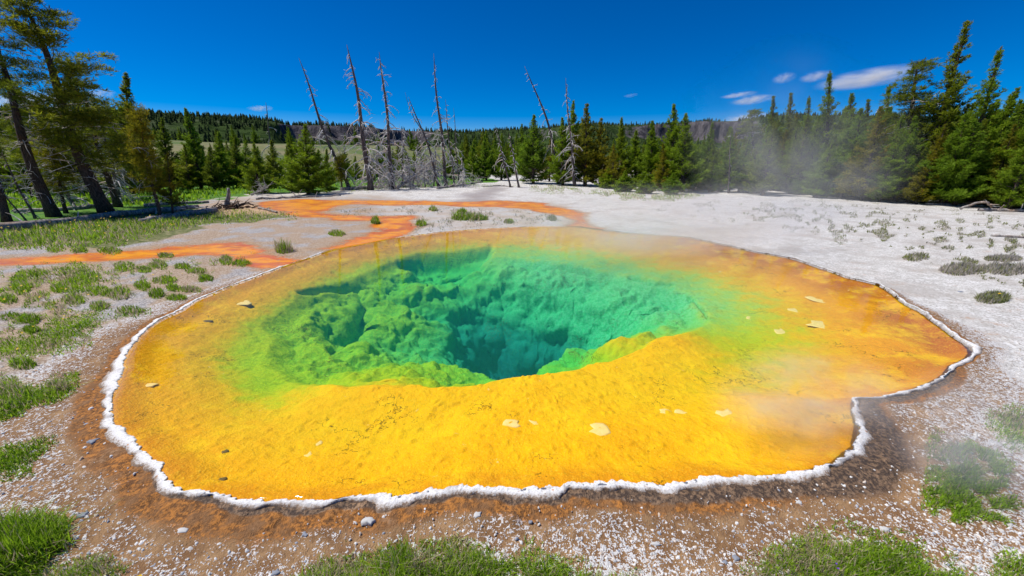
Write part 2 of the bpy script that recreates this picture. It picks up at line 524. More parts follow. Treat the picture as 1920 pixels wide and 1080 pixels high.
def line_d(x, y, p):
    d = np.full(x.shape, 1e9)
    for a, b in zip(p[:-1], p[1:]):
        e = b - a
        t = np.clip(((x - a[0]) * e[0] + (y - a[1]) * e[1]) / (e @ e), 0, 1)
        d = np.minimum(d, (x - a[0] - e[0] * t) ** 2 + (y - a[1] - e[1] * t) ** 2)
    return np.sqrt(d)

def bed_z(x, y, full=False):
    th = np.arctan2(y - CY, x - CX) % (2 * math.pi)
    r = np.hypot(x - CX, y - CY)
    sd = edge_r(th) - r
    z = -(0.010 + 0.075 * sstep(0.0, 0.32, sd) + 0.09 * sstep(0.3, 1.8, sd))
    wx = x + 0.16 * fbm(x * 1.5, y * 1.5, 3, 15); wy = y + 0.16 * fbm(x * 1.5, y * 1.5, 3, 16)
    d_in = -poly_sd(wx, wy, THROAT)
    do = line_d(wx, wy, FAR_LIP) * np.sign(d_in); dn = line_d(wx, wy, NEAR_LIP)
    side = sstep(0.1, 1.5, dn) * sstep(0.0, 1.3, sd)                               # the near lip is a sharp edge, the others slope away gently
    slope = 0.40 + 0.12 * sstep(0.5, 2.2, x) + 0.05 * sstep(6.5, 8.0, y)
    deep = np.where(do > 0, slope * do + 0.10 * sstep(0, 0.25, do), 0) + 0.24 * sstep(-2.1, 0.2, do) * side
    nearw = np.where(d_in > 0, 0.03 + 2.0 * dn + 0.25 * sstep(0, 0.12, dn), 0.24 * sstep(-2.1, 0.2, do) * side)
    kk = 0.22
    h = np.clip(0.5 + 0.5 * (nearw - deep) / kk, 0, 1)
    depth = np.where(d_in > 0, nearw * (1 - h) + deep * h - kk * h * (1 - h) * 0.6, np.minimum(deep, nearw))
    hs = poly_sd(x + 0.28 * fbm(x * 1.2, y * 1.2, 3, 131), y + 0.28 * fbm(x * 1.2, y * 1.2, 3, 132), VENT)
    hole = sstep(0.55, -1.25, hs) * sstep(0.0, 0.3, d_in)
    depth = np.maximum(depth, 0) + 1.6 * hole
    z = z - depth
    u = 1 - d_in / 2.0
    # vents in the wall: a slot beyond and a cave at the left
    def pit(pts, zz, depth, soft):
        sdp = poly_sd(x + 0.05 * fbm(x * 4, y * 4, 2, 61), y + 0.05 * fbm(x * 4, y * 4, 2, 62), poly_at(pts, zz))
        return -depth * sstep(soft, -soft, sdp)
    z = z + pit([(752,497),(790,486),(850,480),(921,472),(918,482),(880,492),(830,500),(790,508)], -0.45, 0.30, 0.16)
    z = z + pit([(680,570),(700,580),(690,610),(660,640),(650,672),(622,668),(618,630),(640,608),(660,590)], -0.85, 0.42, 0.20)
    # ledge cracks
    def crack(pts, zz, w, depth):
        p = poly_at(pts, zz)
        d = np.full(x.shape, 9.0)
        for a, b in zip(p[:-1], p[1:]):
            e = b - a
            t = np.clip(((x - a[0]) * e[0] + (y - a[1]) * e[1]) / (e @ e), 0, 1)
            d = np.minimum(d, np.hypot(x - a[0] - e[0] * t, y - a[1] - e[1] * t))
        return -depth * sstep(w, 0, d + 0.02 * fbm(x * 6, y * 6, 2, 71))
    z = z + crack([(562,544),(600,532),(640,522),(675,512),(720,507)], -0.25, 0.09, 0.14)
    z = z + crack([(960,482),(1010,488),(1060,488),(1110,497)], -0.3, 0.10, 0.14)
    z = z + crack([(1185,510),(1230,520),(1262,524)], -0.3, 0.10, 0.14)
    z = z + crack([(1295,540),(1315,560),(1332,580)], -0.25, 0.05, 0.12)
    # shelf relief: peeling mats and flakes
    sh = sstep(0.05, 0.5, sd) * sstep(0.4, 0.0, d_in)
    flk = np.maximum(0, 0.32 - worley(x * 7 + fbm(x * 4, y * 4, 2, 5), y * 7, 82)) / 0.32
    z = z + sh * (0.016 * fbm(x * 2.2, y * 2.2, 4, 81) + 0.014 * flk)
    if full:
        return np.minimum(z, -0.008), u, sd, d_in, hole
    z = np.minimum(z, -0.008)
    return z, u, sd

def mat_bed():
    t = NT('pool_bed')
    P = t.pos()
    dep = t.attr('depth'); sd = t.attr('sd'); u = t.attr('u')
    sep = t.new('ShaderNodeSeparateXYZ'); t.l.new(P, sep.inputs[0])
    X, Y = sep.outputs[0], sep.outputs[1]
    n1 = t.noise(0.9, 2, 0.6, P); n2 = t.noise(4.5, 3, 0.65, P); n3 = t.noise(20, 3, 0.7, P); n4 = t.noise(70, 1, 0.7, P)
    d = t.math('ADD', dep, t.math('MULTIPLY', t.math('SUBTRACT', n2, 0.5), 0.22))
    mats = t.ramp(t.math('MULTIPLY', d, 0.3333), [  # mat colours, with the throat's deep-water darkness and shade painted into the last stops
        (0.0, (0.88, 0.38, 0.003)), (0.045, (0.95, 0.49, 0.002)), (0.075, (0.90, 0.53, 0.003)), (0.105, (0.62, 0.54, 0.006)), (0.16, (0.38, 0.58, 0.012)),
        (0.25, (0.13, 0.58, 0.06)), (0.38, (0.06, 0.52, 0.15)), (0.56, (0.02, 0.27, 0.20)), (0.80, (0.010, 0.14, 0.18)), (1.0, (0.008, 0.09, 0.12))])
    # pale bare rock where the far wall is hottest
    pale = t.math('MULTIPLY', t.step(Y, 4.4, 6.4), t.step(X, -2.0, 0.8))
    pale = t.math('MULTIPLY', pale, t.math('MULTIPLY', t.step(d, 0.22, 0.5), t.step(d, 1.9, 1.2)))
    rock = t.mix(t.step(n3, 0.35, 0.65), (0.06, 0.50, 0.19), (0.19, 0.70, 0.36))
    col = t.mix(t.math('MULTIPLY', pale, 0.8), mats, rock)
    lime = t.math('MULTIPLY', t.math('MULTIPLY', t.step(X, 0.9, -1.2), t.step(Y, 9.4, 6.6)), t.math('MULTIPLY', t.step(d, 0.22, 0.42), t.step(d, 1.5, 0.8)))
    col = t.mix(t.math('MULTIPLY', lime, 0.7), col, t.mix(t.step(n3, 0.35, 0.65), (0.24, 0.42, 0.005), (0.50, 0.64, 0.012)))
    # orange to the right and along the far edge, mustard to the left
    shelf = t.step(d, 0.34, 0.16)
    right = t.math('MULTIPLY', t.step(t.math('ADD', X, t.math('MULTIPLY', t.math('SUBTRACT', n1, 0.5), 2.2)), 1.9, 4.4), shelf)
    col = t.mix(t.math('MULTIPLY', right, 0.8), col, t.mix(n2, (0.74, 0.26, 0.012), (0.90, 0.37, 0.016)))
    farm = t.math('MULTIPLY', t.step(Y, 6.2, 9.6), shelf)
    col = t.mix(t.math('MULTIPLY', farm, 0.7), col, t.mix(n2, (0.72, 0.27, 0.02), (0.84, 0.38, 0.03)))
    left = t.math('MULTIPLY', t.step(X, -0.6, -3.4), shelf)
    col = t.mix(t.math('MULTIPLY', left, 0.45), col, t.mix(n2, (0.56, 0.24, 0.006), (0.70, 0.34, 0.006)))
    # rusty brown stain in the warm right bay and the rim of the shelf
    bay = t.math('MULTIPLY', t.step(sd, 1.4, 0.2), t.step(X, 3.2, 5.2))
    col = t.mix(t.math('MULTIPLY', t.math('MULTIPLY', bay, t.step(n1, 0.34, 0.56)), 0.85), col, (0.46, 0.12, 0.025))
    col = t.mix(t.step(sd, 0.30, 0.02, 0.0, 0.45), col, t.mix(n3, (0.42, 0.13, 0.008), (0.62, 0.25, 0.01)))
    lem = t.step(t.noise(2.0, 4, 0.7, P), 0.48, 0.66, 0, 0.6)
    col = t.mix(t.math('MULTIPLY', lem, shelf), col, (0.97, 0.60, 0.006))
    stn = t.step(t.noise(1.4, 5, 0.72, P, 0.8), 0.54, 0.72, 0, 0.5)
    col = t.mix(t.math('MULTIPLY', stn, shelf), col, (0.62, 0.28, 0.002))
    # mottling, lighter grains and peeled pale patches
    col = t.mix(t.step(n3, 0.5, 0.72, 0, 0.35), col, t.mix(0.5, col, (0.20, 0.16, 0.0)), 'MIX')
    col = t.mix(t.math('MULTIPLY', t.step(n4, 0.55, 0.75, 0, 0.5), shelf), col, (0.98, 0.68, 0.05))
    flake = t.math('MULTIPLY', t.step(t.noise(3.1, 6, 0.75, P), 0.675, 0.705), t.step(dep, 0.45, 0.25))
    col = t.mix(t.math('MULTIPLY', flake, 0.75), col, (0.86, 0.66, 0.30))
    fl2 = t.math('MULTIPLY', t.step(t.noise(14, 4, 0.7, P), 0.69, 0.72), t.step(dep, 0.45, 0.25))
    col = t.mix(t.math('MULTIPLY', fl2, 0.6), col, (0.88, 0.68, 0.28))
    # fine cracks in the mat
    wv = t.new('ShaderNodeVectorMath', operation='ADD')
    t.l.new(P, wv.inputs[0]); t.l.new(t.noise(2.5, 4, 0.7, P, out='Color'), wv.inputs[1])
    cr = t.voro(1.5, feature='DISTANCE_TO_EDGE', vec=wv.outputs[0])
    crm = t.math('MULTIPLY', t.step(cr, 0.013, 0.004), t.step(t.noise(1.3, 3, 0.5, P), 0.50, 0.60))
    col = t.mix(t.math('MULTIPLY', crm, 0.8), col, (0.16, 0.09, 0.004))
    t.put(t.b.inputs['Base Color'], col)
    t.b.inputs['Roughness'].default_value = 0.9
    t.b.inputs['Specular IOR Level'].default_value = 0.1
    n3 = t.math('MULTIPLY', n3, t.step(dep, 0.25, 0.6, 1.0, 1.8))
    h = t.math('ADD', t.math('MULTIPLY', n3, 0.8), t.math('ADD', t.math('MULTIPLY', n4, 0.3), t.math('MULTIPLY', n2, 1.2)))
    b = t.bump(h, 0.8, 0.026)
    t.put(t.b.inputs['Normal'], b)
    return t.m

def build_bed():
    n = 205
    tt = np.concatenate([[0.0], np.linspace(0.02, 1.0, n)])
    R = ER + 0.022
    r = R[:, None] * tt[None, :]
    x = CX + r * np.cos(TH)[:, None]; y = CY + r * np.sin(TH)[:, None]
    z, u, sd, d_in, hole = bed_z(x, y, True)
    nr = len(tt)
    # rounded bosses and clefts stand out along the wall's own normal
    V = np.stack([x, y, z], -1)
    du = np.roll(V, -1, 0) - np.roll(V, 1, 0)
    dv = np.gradient(V, axis=1)
    N = np.cross(dv, du); N /= np.linalg.norm(N, axis=2)[:, :, None] + 1e-12
    N *= np.sign(N[:, :, 2:3] + 1e-9)
    N[:, :3] = (0, 0, 1)
    m = d_in > -1.0
    px, py, pz = x[m], y[m], z[m]
    wx = px + 0.22 * fbm(px * 1.3, py * 1.3, 2, 51, z=pz); wy = py + 0.22 * fbm(px * 1.3, py * 1.3, 2, 52, z=pz)
    boss = lambda f, seed: np.sqrt(np.maximum(0, 1 - (worley3(wx * f * 0.85, wy * f, pz * f * 1.25, seed) / 0.95) ** 2)) - 0.6
    k = sstep(0.0, 0.55, d_in[m]); k2 = sstep(-1.0, 0.1, d_in[m]) * sstep(0.1, 0.8, sd[m])
    b2, b3, b4 = boss(2.8, 6), boss(6.5, 8), boss(14, 9)
    B = np.zeros_like(x)
    rg = 1 - 2.4 * np.abs(fbm(wx * 1.5, wy * 1.9, 4, 34, z=pz * 2.4)); rg2 = 1 - 2.4 * np.abs(fbm(wx * 5.0, wy * 5.0, 2, 36, z=pz * 7.0))
    B[m] = k * (0.22 * boss(1.25, 4) + 0.13 * b2 + 0.075 * b3 + 0.035 * b4 + 0.09 * rg + 0.035 * rg2 + 0.035 * np.sin(pz * 11 + 4 * fbm(px * 0.9, py * 0.9, 2, 37)) + 0.12 * fbm(px * 1.0, py * 1.6, 3, 33)) + k2 * (0.028 * b2 + 0.020 * b3 + 0.010 * b4)
    B[:, :2] = B[:, 2:3].mean()
    V = V + N * B[:, :, None]
    V[:, 0] = V[:, 1].mean(0)
    V[:, :, 2] = np.minimum(V[:, :, 2], -0.008)
    V[:, -1, 2] = -0.040                      # the bed dips under the bank
    z = V[:, :, 2]
    v = V.reshape(-1, 3)
    i = np.arange(NA)[:, None] * nr; i2 = (np.arange(NA)[:, None] + 1) % NA * nr
    j = np.arange(nr - 1)[None, :]
    f = np.stack([i + j, i + j + 1, i2 + j + 1, i2 + j], -1).reshape(-1, 4)
    me = new_mesh('pool_bed', v, f, mat_bed(), dict(depth=-z, sd=sd, u=u))
    tag(link('pool_bed', me), 'yellow and green floor of the hot spring with a deep throat', kind='structure')
build_bed()

# ------------------------------------------------------------------ water
def mat_water():
    t = NT('pool_water')
    t.n.remove(t.b)
    fr = t.new('ShaderNodeFresnel'); fr.inputs['IOR'].default_value = 1.33
    gl = t.new('ShaderNodeBsdfGlossy'); gl.inputs['Roughness'].default_value = 0.03
    tr = t.new('ShaderNodeBsdfTransparent')
    P = t.pos()
    b = t.bump(t.noise(7, 3, 0.5, P), 0.05, 0.02)
    t.put(gl.inputs['Normal'], b)
    mx = t.new('ShaderNodeMixShader')
    t.put(mx.inputs[0], t.math('MULTIPLY', fr.outputs[0], 0.8))      # polarising filter on the lens
    t.l.new(tr.outputs[0], mx.inputs[1]); t.l.new(gl.outputs[0], mx.inputs[2])
    t.l.new(mx.outputs[0], t.out.inputs['Surface'])
    va = t.new('ShaderNodeVolumeAbsorption')
    va.inputs['Color'].default_value = (0.30, 0.90, 0.82, 1)
    va.inputs['Density'].default_value = 0.30
    vs = t.new('ShaderNodeVolumeScatter')
    vs.inputs['Color'].default_value = (0.10, 0.85, 0.80, 1)
    vs.inputs['Density'].default_value = 0.055
    vs.inputs['Anisotropy'].default_value = 0.0
    ad = t.new('ShaderNodeAddShader')
    t.l.new(va.outputs[0], ad.inputs[0]); t.l.new(vs.outputs[0], ad.inputs[1])
    t.l.new(ad.outputs[0], t.out.inputs['Volume'])
    return t.m

def build_water():
    na, nr = 300, 26
    th = np.arange(na) * 2 * math.pi / na
    R = edge_r(th) + 0.012
    tt = np.linspace(0.04, 1.0, nr) ** 0.8
    r = R[:, None] * tt[None, :]
    x = CX + r * np.cos(th)[:, None]; y = CY + r * np.sin(th)[:, None]
    top = np.stack([x, y, 0 * x], -1).reshape(-1, 3)
    bot = np.stack([x[:, -1], y[:, -1], np.full(na, -7.0)], 1)
    nt = na * nr
    v = np.vstack([top, bot, [[CX, CY, 0.0]], [[CX, CY, -7.0]]])
    k = np.arange(na); k2 = (k + 1) % na
    tris = np.vstack([np.stack([np.full(na, nt + na), k * nr, k2 * nr], 1), np.stack([np.full(na, nt + na + 1), nt + k2, nt + k], 1)])
    j = np.arange(nr - 1)[None, :]
    quads = np.stack([k[:, None] * nr + j, k[:, None] * nr + j + 1, k2[:, None] * nr + j + 1, k2[:, None] * nr + j], -1).reshape(-1, 4)
    side = np.stack([k * nr + nr - 1, nt + k, nt + k2, k2 * nr + nr - 1], 1)
    me = new_mesh('pool_water', v, [tris, np.vstack([quads, side])], mat_water(), smooth=False)
    tag(link('pool_water', me), 'clear steaming water filling the hot spring', kind='structure')
build_water()

# ------------------------------------------------------------------ white crust round the rim
def mat_crust():
    t = NT('sinter_crust')
    P = t.pos()
    n = t.noise(70, 4, 0.75, P); n2 = t.noise(6, 4, 0.6, P); e = t.attr('tint')
    col = t.mix(t.step(n, 0.36, 0.60), (0.60, 0.58, 0.55), (0.88, 0.87, 0.86))
    col = t.mix(t.math('MULTIPLY', t.step(n2, 0.52, 0.66), 0.65), col, t.mix(n, (0.20, 0.17, 0.15), (0.50, 0.46, 0.42)))
    col = t.mix(t.math('MULTIPLY', t.step(t.noise(11, 3, 0.6, P), 0.66, 0.72), 0.8), col, (0.55, 0.22, 0.04))
    outer = t.step(t.math('ADD', e, t.math('MULTIPLY', t.math('SUBTRACT', n, 0.5), 1.5)), 0.48, 0.92)
    sy = t.new('ShaderNodeSeparateXYZ'); t.l.new(P, sy.inputs[0])
    stain = t.mix(t.step(sy.outputs[1], 3.2, 5.5), t.mix(n2, (0.13, 0.09, 0.065), (0.34, 0.22, 0.13)), t.mix(n2, (0.42, 0.38, 0.33), (0.66, 0.63, 0.59)))
    col = t.mix(outer, col, stain)
    t.put(t.b.inputs['Base Color'], col)
    t.b.inputs['Roughness'].default_value = 0.85
    b = t.bump(n, 0.7, 0.006)
    t.put(t.b.inputs['Normal'], b)
    return t.m

def build_crust():
    na = 3000
    th = np.arange(na) * 2 * math.pi / na
    r0 = edge_r(th)
    deg = np.degrees(th)
    x0, y0 = CX + r0 * np.cos(th), CY + r0 * np.sin(th)
    # width round the pool: broad at the left shoulder and in front, thin on the far side
    w = np.interp(deg, [0, 12, 25, 60, 100, 125, 145, 160, 172, 185, 200, 225, 250, 270, 295, 315, 330, 340, 350, 360],
                       [.11, .08, .06, .05, .06, .10, .13, .12, .15, .16, .14, .12, .10, .085, .085, .075, .09, .09, .10, .11])
    w = np.maximum(0.045, 0.72 * w * (1 + 0.75 * fbm(x0 * 2.6, y0 * 2.6, 3, 101)))
    nx = 14
    p = np.array([0, .05, .10, .17, .25, .33, .42, .51, .60, .70, .80, .88, .95, 1.0])
    jag = 0.030 * fbm(x0 * 11, y0 * 11, 3, 103) + 0.020 * fbm(x0 * 45, y0 * 45, 2, 104)
    S = -0.010 + jag[:, None] * ((1 - p) ** 2)[None, :] + w[:, None] * p[None, :] + (0.06 * fbm(x0 * 9, y0 * 9, 3, 105))[:, None] * (p ** 2)[None, :]
    r = r0[:, None] + S
    x = CX + r * np.cos(th)[:, None]; y = CY + r * np.sin(th)[:, None]
    prof = np.interp(p, [0, .05, .25, .5, .85, 1], [-0.020, 0.0005, 0.0025, 0.001, -0.010, -0.032])
    z = prof[None, :] * np.ones((na, 1)) + (0.003 * fbm(x * 20, y * 20, 3, 106) + 0.004 * fbm(x * 60, y * 60, 2, 107)) * sstep(0, .15, p)[None, :]
    # the runoff channels breach it
    xx, yy = x0, y0
    br = np.maximum(sstep(0.35, 0.0, poly_sd(xx, yy, CHANNELS[0])), sstep(0.15, -0.2, poly_sd(xx, yy, CHANNELS[1])))
    z = z - 0.07 * br[:, None] * sstep(0, .15, p)[None, :]
    v = np.stack([x, y, z], -1).reshape(-1, 3)
    i = np.arange(na)[:, None] * nx; i2 = (np.arange(na)[:, None] + 1) % na * nx
    j = np.arange(nx - 1)[None, :]
    f = np.stack([i + j, i + j + 1, i2 + j + 1, i2 + j], -1).reshape(-1, 4)
    me = new_mesh('sinter_rim', v, f, mat_crust(), dict(tint=np.broadcast_to(p[None, :], x.shape)))
    tag(link('sinter_rim', me), 'crusty white sinter rim round the pool edge', kind='structure')
build_crust()

# ------------------------------------------------------------------ far hills
def mat_hill():
    t = NT('wooded_hill')
    P = t.pos(); c = t.attr('cliff')
    n = t.noise(0.02, 6, 0.65, P); n2 = t.noise(0.09, 5, 0.7, P)
    sc = t.new('ShaderNodeVectorMath', operation='MULTIPLY'); t.l.new(P, sc.inputs[0]); sc.inputs[1].default_value = (1, 1, 0.25)
    n3 = t.noise(0.10, 6, 0.75, sc.outputs[0])
    wood = t.mix(t.step(n2, 0.38, 0.62), (0.020, 0.038, 0.012), (0.06, 0.095, 0.03))
    wood = t.mix(t.step(n, 0.52, 0.66, 0, 0.7), wood, (0.11, 0.13, 0.075))
    rock = t.mix(t.step(n3, 0.36, 0.62), (0.04, 0.038, 0.046), (0.15, 0.135, 0.14))
    cm = t.step(t.math('ADD', c, t.math('MULTIPLY', t.math('SUBTRACT', n2, 0.5), 0.9)), 0.4, 0.62)
    t.put(t.b.inputs['Base Color'], t.mix(cm, wood, rock))
    t.b.inputs['Roughness'].default_value = 1.0
    t.b.inputs['Specular IOR Level'].default_value = 0.0
    t.put(t.b.inputs['Normal'], t.bump(n3, 0.9, 6.0))
    return t.m
MAT_HILL = mat_hill()

def mat_far_trees():
    t = NT('far_needles')
    r = t.attr('tint')
    t.put(t.b.inputs['Base Color'], t.mix(r, (0.018, 0.032, 0.012), (0.052, 0.074, 0.026)))
    t.b.inputs['Roughness'].default_value = 1.0
    t.b.inputs['Specular IOR Level'].default_value = 0.0
    return t.m
MAT_FAR = mat_far_trees()

def far_cones(name, pos, hgt, label):
    """small ragged conifers, one mesh"""
    n = len(pos)
    k = 5
    V, T, A = [], [], []
    ang = np.arange(k) * 2 * math.pi / k
    base = 0
    a0 = RNG.random((n, 1)) * 6.28
    tint = RNG.random(n) ** 1.5
    for lo, hi, w in ((0.08, 0.62, 0.24), (0.40, 0.85, 0.17), (0.68, 1.0, 0.10)):
        rr = hgt[:, None] * w * (0.75 + 0.5 * RNG.random((n, k)))
        ring = np.stack([pos[:, 0:1] + rr * np.cos(ang + a0), pos[:, 1:2] + rr * np.sin(ang + a0), pos[:, 2:3] + hgt[:, None] * (lo + 0.05 * RNG.random((n, k)))], -1)
        tip = np.stack([pos[:, 0] + hgt * 0.03 * RNG.normal(size=n), pos[:, 1], pos[:, 2] + hgt * hi], -1)[:, None, :]
        v = np.concatenate([ring, tip], 1).reshape(-1, 3)
        idx = base + np.arange(n)[:, None] * (k + 1)
        j = np.arange(k)[None, :]
        T.append(np.stack([idx + j, idx + (j + 1) % k, idx + k + 0 * j], -1).reshape(-1, 3))
        V.append(v); A.append(np.repeat(tint, k + 1)); base += len(v)
    me = new_mesh(name, np.vstack(V), np.vstack(T), MAT_FAR, dict(tint=np.concatenate(A)), smooth=False)
    return tag(link(name, me), label, kind='stuff')

def build_hill(name, ridge, r0, r1, cliffs, seed, label, ntree, tlabel, th):
    pxs = np.linspace(ridge[0][0], ridge[-1][0], 420)
    pys = np.interp(pxs, [p[0] for p in ridge], [p[1] for p in ridge]) 
    nv = 46
    vv = np.linspace(0, 1, nv)
    X, Y, Z, Cc = [], [], [], []
    for px, py in zip(pxs, pys):
        d = ray(px, py); hd = math.hypot(d[0], d[1]); el = d[2] / hd
        ux, uy = d[0] / hd, d[1] / hd
        c = sum(float(sstep(a, a + 45, px) * sstep(b, b - 45, px)) for a, b in cliffs)
        c = c * (0.55 + 0.45 * float(vnoise(np.array([px * 0.03]), np.array([seed]))[0]) + 0.3)
        c = min(max(c, 0), 1)
        smooth_h = np.sin(np.clip(vv / 0.9, 0, 1) * math.pi / 2) ** 1.15
        cliff_h = np.interp(vv, [0, .45, .52, .60, .9, 1], [0, .38, .50, .86, 1.0, 1.0])
        h = smooth_h * (1 - c) + cliff_h * c
        rr = r0 + (r1 - r0) * vv
        rr_c = np.interp(vv, [0, .45, .52, .60, .9, 1], [r0, r0 + .66 * (r1 - r0), r0 + .70 * (r1 - r0), r0 + .72 * (r1 - r0), r1, r1 + 10])
        rr = rr * (1 - c) + rr_c * c
        hz = el * r1 + CAM_H
        X.append(ux * rr); Y.append(uy * rr); Z.append(h * hz * (1 if True else 0) - 2 + 3 * (1 - vv))
        Cc.append(c * sstep(.44, .50, vv) * sstep(.66, .60, vv))
    X, Y, Z, Cc = map(np.array, (X, Y, Z, Cc))
    Z = Z + (r1 / 650.0) * 3.0 * fbm(X * 0.012, Y * 0.012, 4, seed) * sstep(0, .2, vv)[None, :] * sstep(1.0, .8, vv)[None, :]
    jit = (r1 / 650.0) * 7.0 * fbm(X * 0.05, Z * 0.02, 3, seed + 3) * Cc
    X = X + jit * 0.3; Y = Y + jit
    n = len(pxs)
    # back slope so the hill has depth
    bx, by = X[:, -1:] * 1.35, Y[:, -1:] * 1.35
    X = np.hstack([X, bx]); Y = np.hstack([Y, by]); Z = np.hstack([Z, Z[:, -1:] * 0.55]); Cc = np.hstack([Cc, Cc[:, -1:] * 0])
    m = nv + 1
    v = np.stack([X, Y, Z], -1).reshape(-1, 3)
    i = np.arange(n - 1)[:, None] * m; j = np.arange(m - 1)[None, :]
    f = np.stack([i + j, i + m + j, i + m + j + 1, i + j + 1], -1).reshape(-1, 4)
    me = new_mesh(name, v, f, MAT_HILL, dict(cliff=Cc))
    tag(link(name, me), label, kind='structure')
    ii = RNG.integers(0, n, ntree); jj = (RNG.random(ntree) ** 0.85 * (nv - 1)).astype(int)
    nrim = ntree // 5
    jj[:nrim] = RNG.integers(nv - 5, nv, nrim)
    ok = (Cc[ii, jj] < 0.25) | (RNG.random(ntree) < 0.12)
    ii, jj = ii[ok], jj[ok]
    pos = np.stack([X[ii, jj], Y[ii, jj], Z[ii, jj]], -1) + RNG.normal(size=(len(ii), 3)) * np.array([r1 * 0.004, r1 * 0.004, 0])
    dens = fbm(pos[:, 0] * 0.012, pos[:, 1] * 0.012, 3, seed + 9)
    keep = dens > -0.28
    pos = pos[keep]
    hh = th * (0.5 + 0.8 * RNG.random(len(pos)))
    pos[:, 2] -= 0.6
    far_cones('far_forest', pos, hh, tlabel)

build_hill('hill', [(-500,215),(0,216),(270,220),(400,225),(560,234),(690,240),(760,245),(870,255),(930,264),(1000,276),(1060,290),(1100,300)],
           300, 640, [(500,850)], 3, 'long wooded ridge with a dark cliff band beyond the dead trees', 9000, 'dark conifer forest covering the long ridge', 5.5)
build_hill('hill', [(780,262),(840,252),(900,250),(960,246),(1000,243),(1100,239),(1200,237),(1300,230),(1400,226),(1480,224),(1600,225),(1760,228),(2300,230)],
           620, 1150, [(985,1060),(1130,1440)], 5, 'distant wooded plateau with grey cliffs at the horizon', 6500, 'conifer forest on the distant plateau', 8.0)


# ------------------------------------------------------------------ plants: materials
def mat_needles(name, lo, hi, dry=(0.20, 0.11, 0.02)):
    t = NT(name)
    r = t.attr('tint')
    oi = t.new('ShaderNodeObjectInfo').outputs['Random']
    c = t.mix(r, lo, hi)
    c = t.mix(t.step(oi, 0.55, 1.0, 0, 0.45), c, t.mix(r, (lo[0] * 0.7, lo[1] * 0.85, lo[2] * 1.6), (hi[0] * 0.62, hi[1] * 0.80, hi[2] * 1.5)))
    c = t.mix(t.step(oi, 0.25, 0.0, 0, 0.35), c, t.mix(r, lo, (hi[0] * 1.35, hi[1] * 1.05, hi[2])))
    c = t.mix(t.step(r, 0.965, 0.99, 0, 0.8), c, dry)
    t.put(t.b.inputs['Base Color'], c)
    t.b.inputs['Roughness'].default_value = 0.6
    t.b.inputs['Specular IOR Level'].default_value = 0.25
    tr = t.new('ShaderNodeBsdfTranslucent'); t.put(tr.inputs['Color'], c)
    mx = t.new('ShaderNodeMixShader'); mx.inputs[0].default_value = 0.52
    t.l.new(t.b.outputs[0], mx.inputs[1]); t.l.new(tr.outputs[0], mx.inputs[2])
    t.l.new(mx.outputs[0], t.out.inputs['Surface'])
    return t.m

def mat_bark(name, lo, hi, scale=6.0):
    t = NT(name)
    o = t.obj()
    sc = t.new('ShaderNodeVectorMath', operation='MULTIPLY'); t.l.new(o, sc.inputs[0]); sc.inputs[1].default_value = (1, 1, 0.22)
    n = t.noise(scale * 4, 4, 0.7, sc.outputs[0])
    n2 = t.noise(scale * 0.3, 2, 0.6, o)
    c = t.mix(t.step(n, 0.35, 0.65), lo, hi)
    c = t.mix(t.step(n2, 0.5, 0.7, 0, 0.6), c, (hi[0] * 0.9, hi[1] * 0.62, hi[2] * 0.42))
    t.put(t.b.inputs['Base Color'], c)
    t.b.inputs['Roughness'].default_value = 0.9
    t.b.inputs['Specular IOR Level'].default_value = 0.15
    t.put(t.b.inputs['Normal'], t.bump(n, 0.8, 0.03))
    return t.m

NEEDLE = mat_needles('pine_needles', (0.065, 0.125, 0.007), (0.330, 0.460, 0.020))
NEEDLE_DARK = mat_needles('dark_pine_needles', (0.035, 0.062, 0.006), (0.340, 0.400, 0.020))  # wide tone range, so the painted sunlit pad tips stand out
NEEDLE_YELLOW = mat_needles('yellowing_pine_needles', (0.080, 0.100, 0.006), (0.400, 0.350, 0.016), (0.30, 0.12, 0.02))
BARK = mat_bark('pine_bark', (0.035, 0.026, 0.022), (0.13, 0.095, 0.075))
DEADBARK = mat_bark('dead_bark', (0.055, 0.046, 0.045), (0.19, 0.155, 0.14))
DEADTWIG = mat_bark('bleached_twigs', (0.34, 0.32, 0.31), (0.70, 0.67, 0.64))
LOGWOOD = mat_bark('weathered_log', (0.14, 0.12, 0.11), (0.42, 0.39, 0.36), 4.0)

def tufts_mesh(name, pos, dirs, length, mat, blades=7, width=0.10, tint=None, spread=0.75):
    """needle tufts: each a spray of narrow blades round its direction"""
    n = len(pos)
    dirs = dirs / (np.linalg.norm(dirs, axis=1)[:, None] + 1e-9)
    d = dirs[:, None, :] + spread * RNG.normal(size=(n, blades, 3))
    d /= np.linalg.norm(d, axis=2)[:, :, None] + 1e-9
    L = length[:, None] * (0.65 + 0.6 * RNG.random((n, blades)))
    side = np.cross(d, RNG.normal(size=(n, blades, 3)))
    side /= np.linalg.norm(side, axis=2)[:, :, None] + 1e-9
    w = (L * width)[:, :, None]
    b = pos[:, None, :]
    mid = b + d * (L * 0.45)[:, :, None]
    v = np.stack([b + 0 * mid, mid + side * w, b + d * L[:, :, None], mid - side * w], 2).reshape(-1, 3)
    f = np.arange(n * blades * 4).reshape(-1, 4)
    if tint is None:
        tint = RNG.random(n)
    tt = np.clip(np.repeat(tint, blades) + 0.12 * RNG.normal(size=n * blades), 0, 1)
    return new_mesh(name, v, f, mat, dict(tint=np.repeat(tt, 4)), smooth=False)

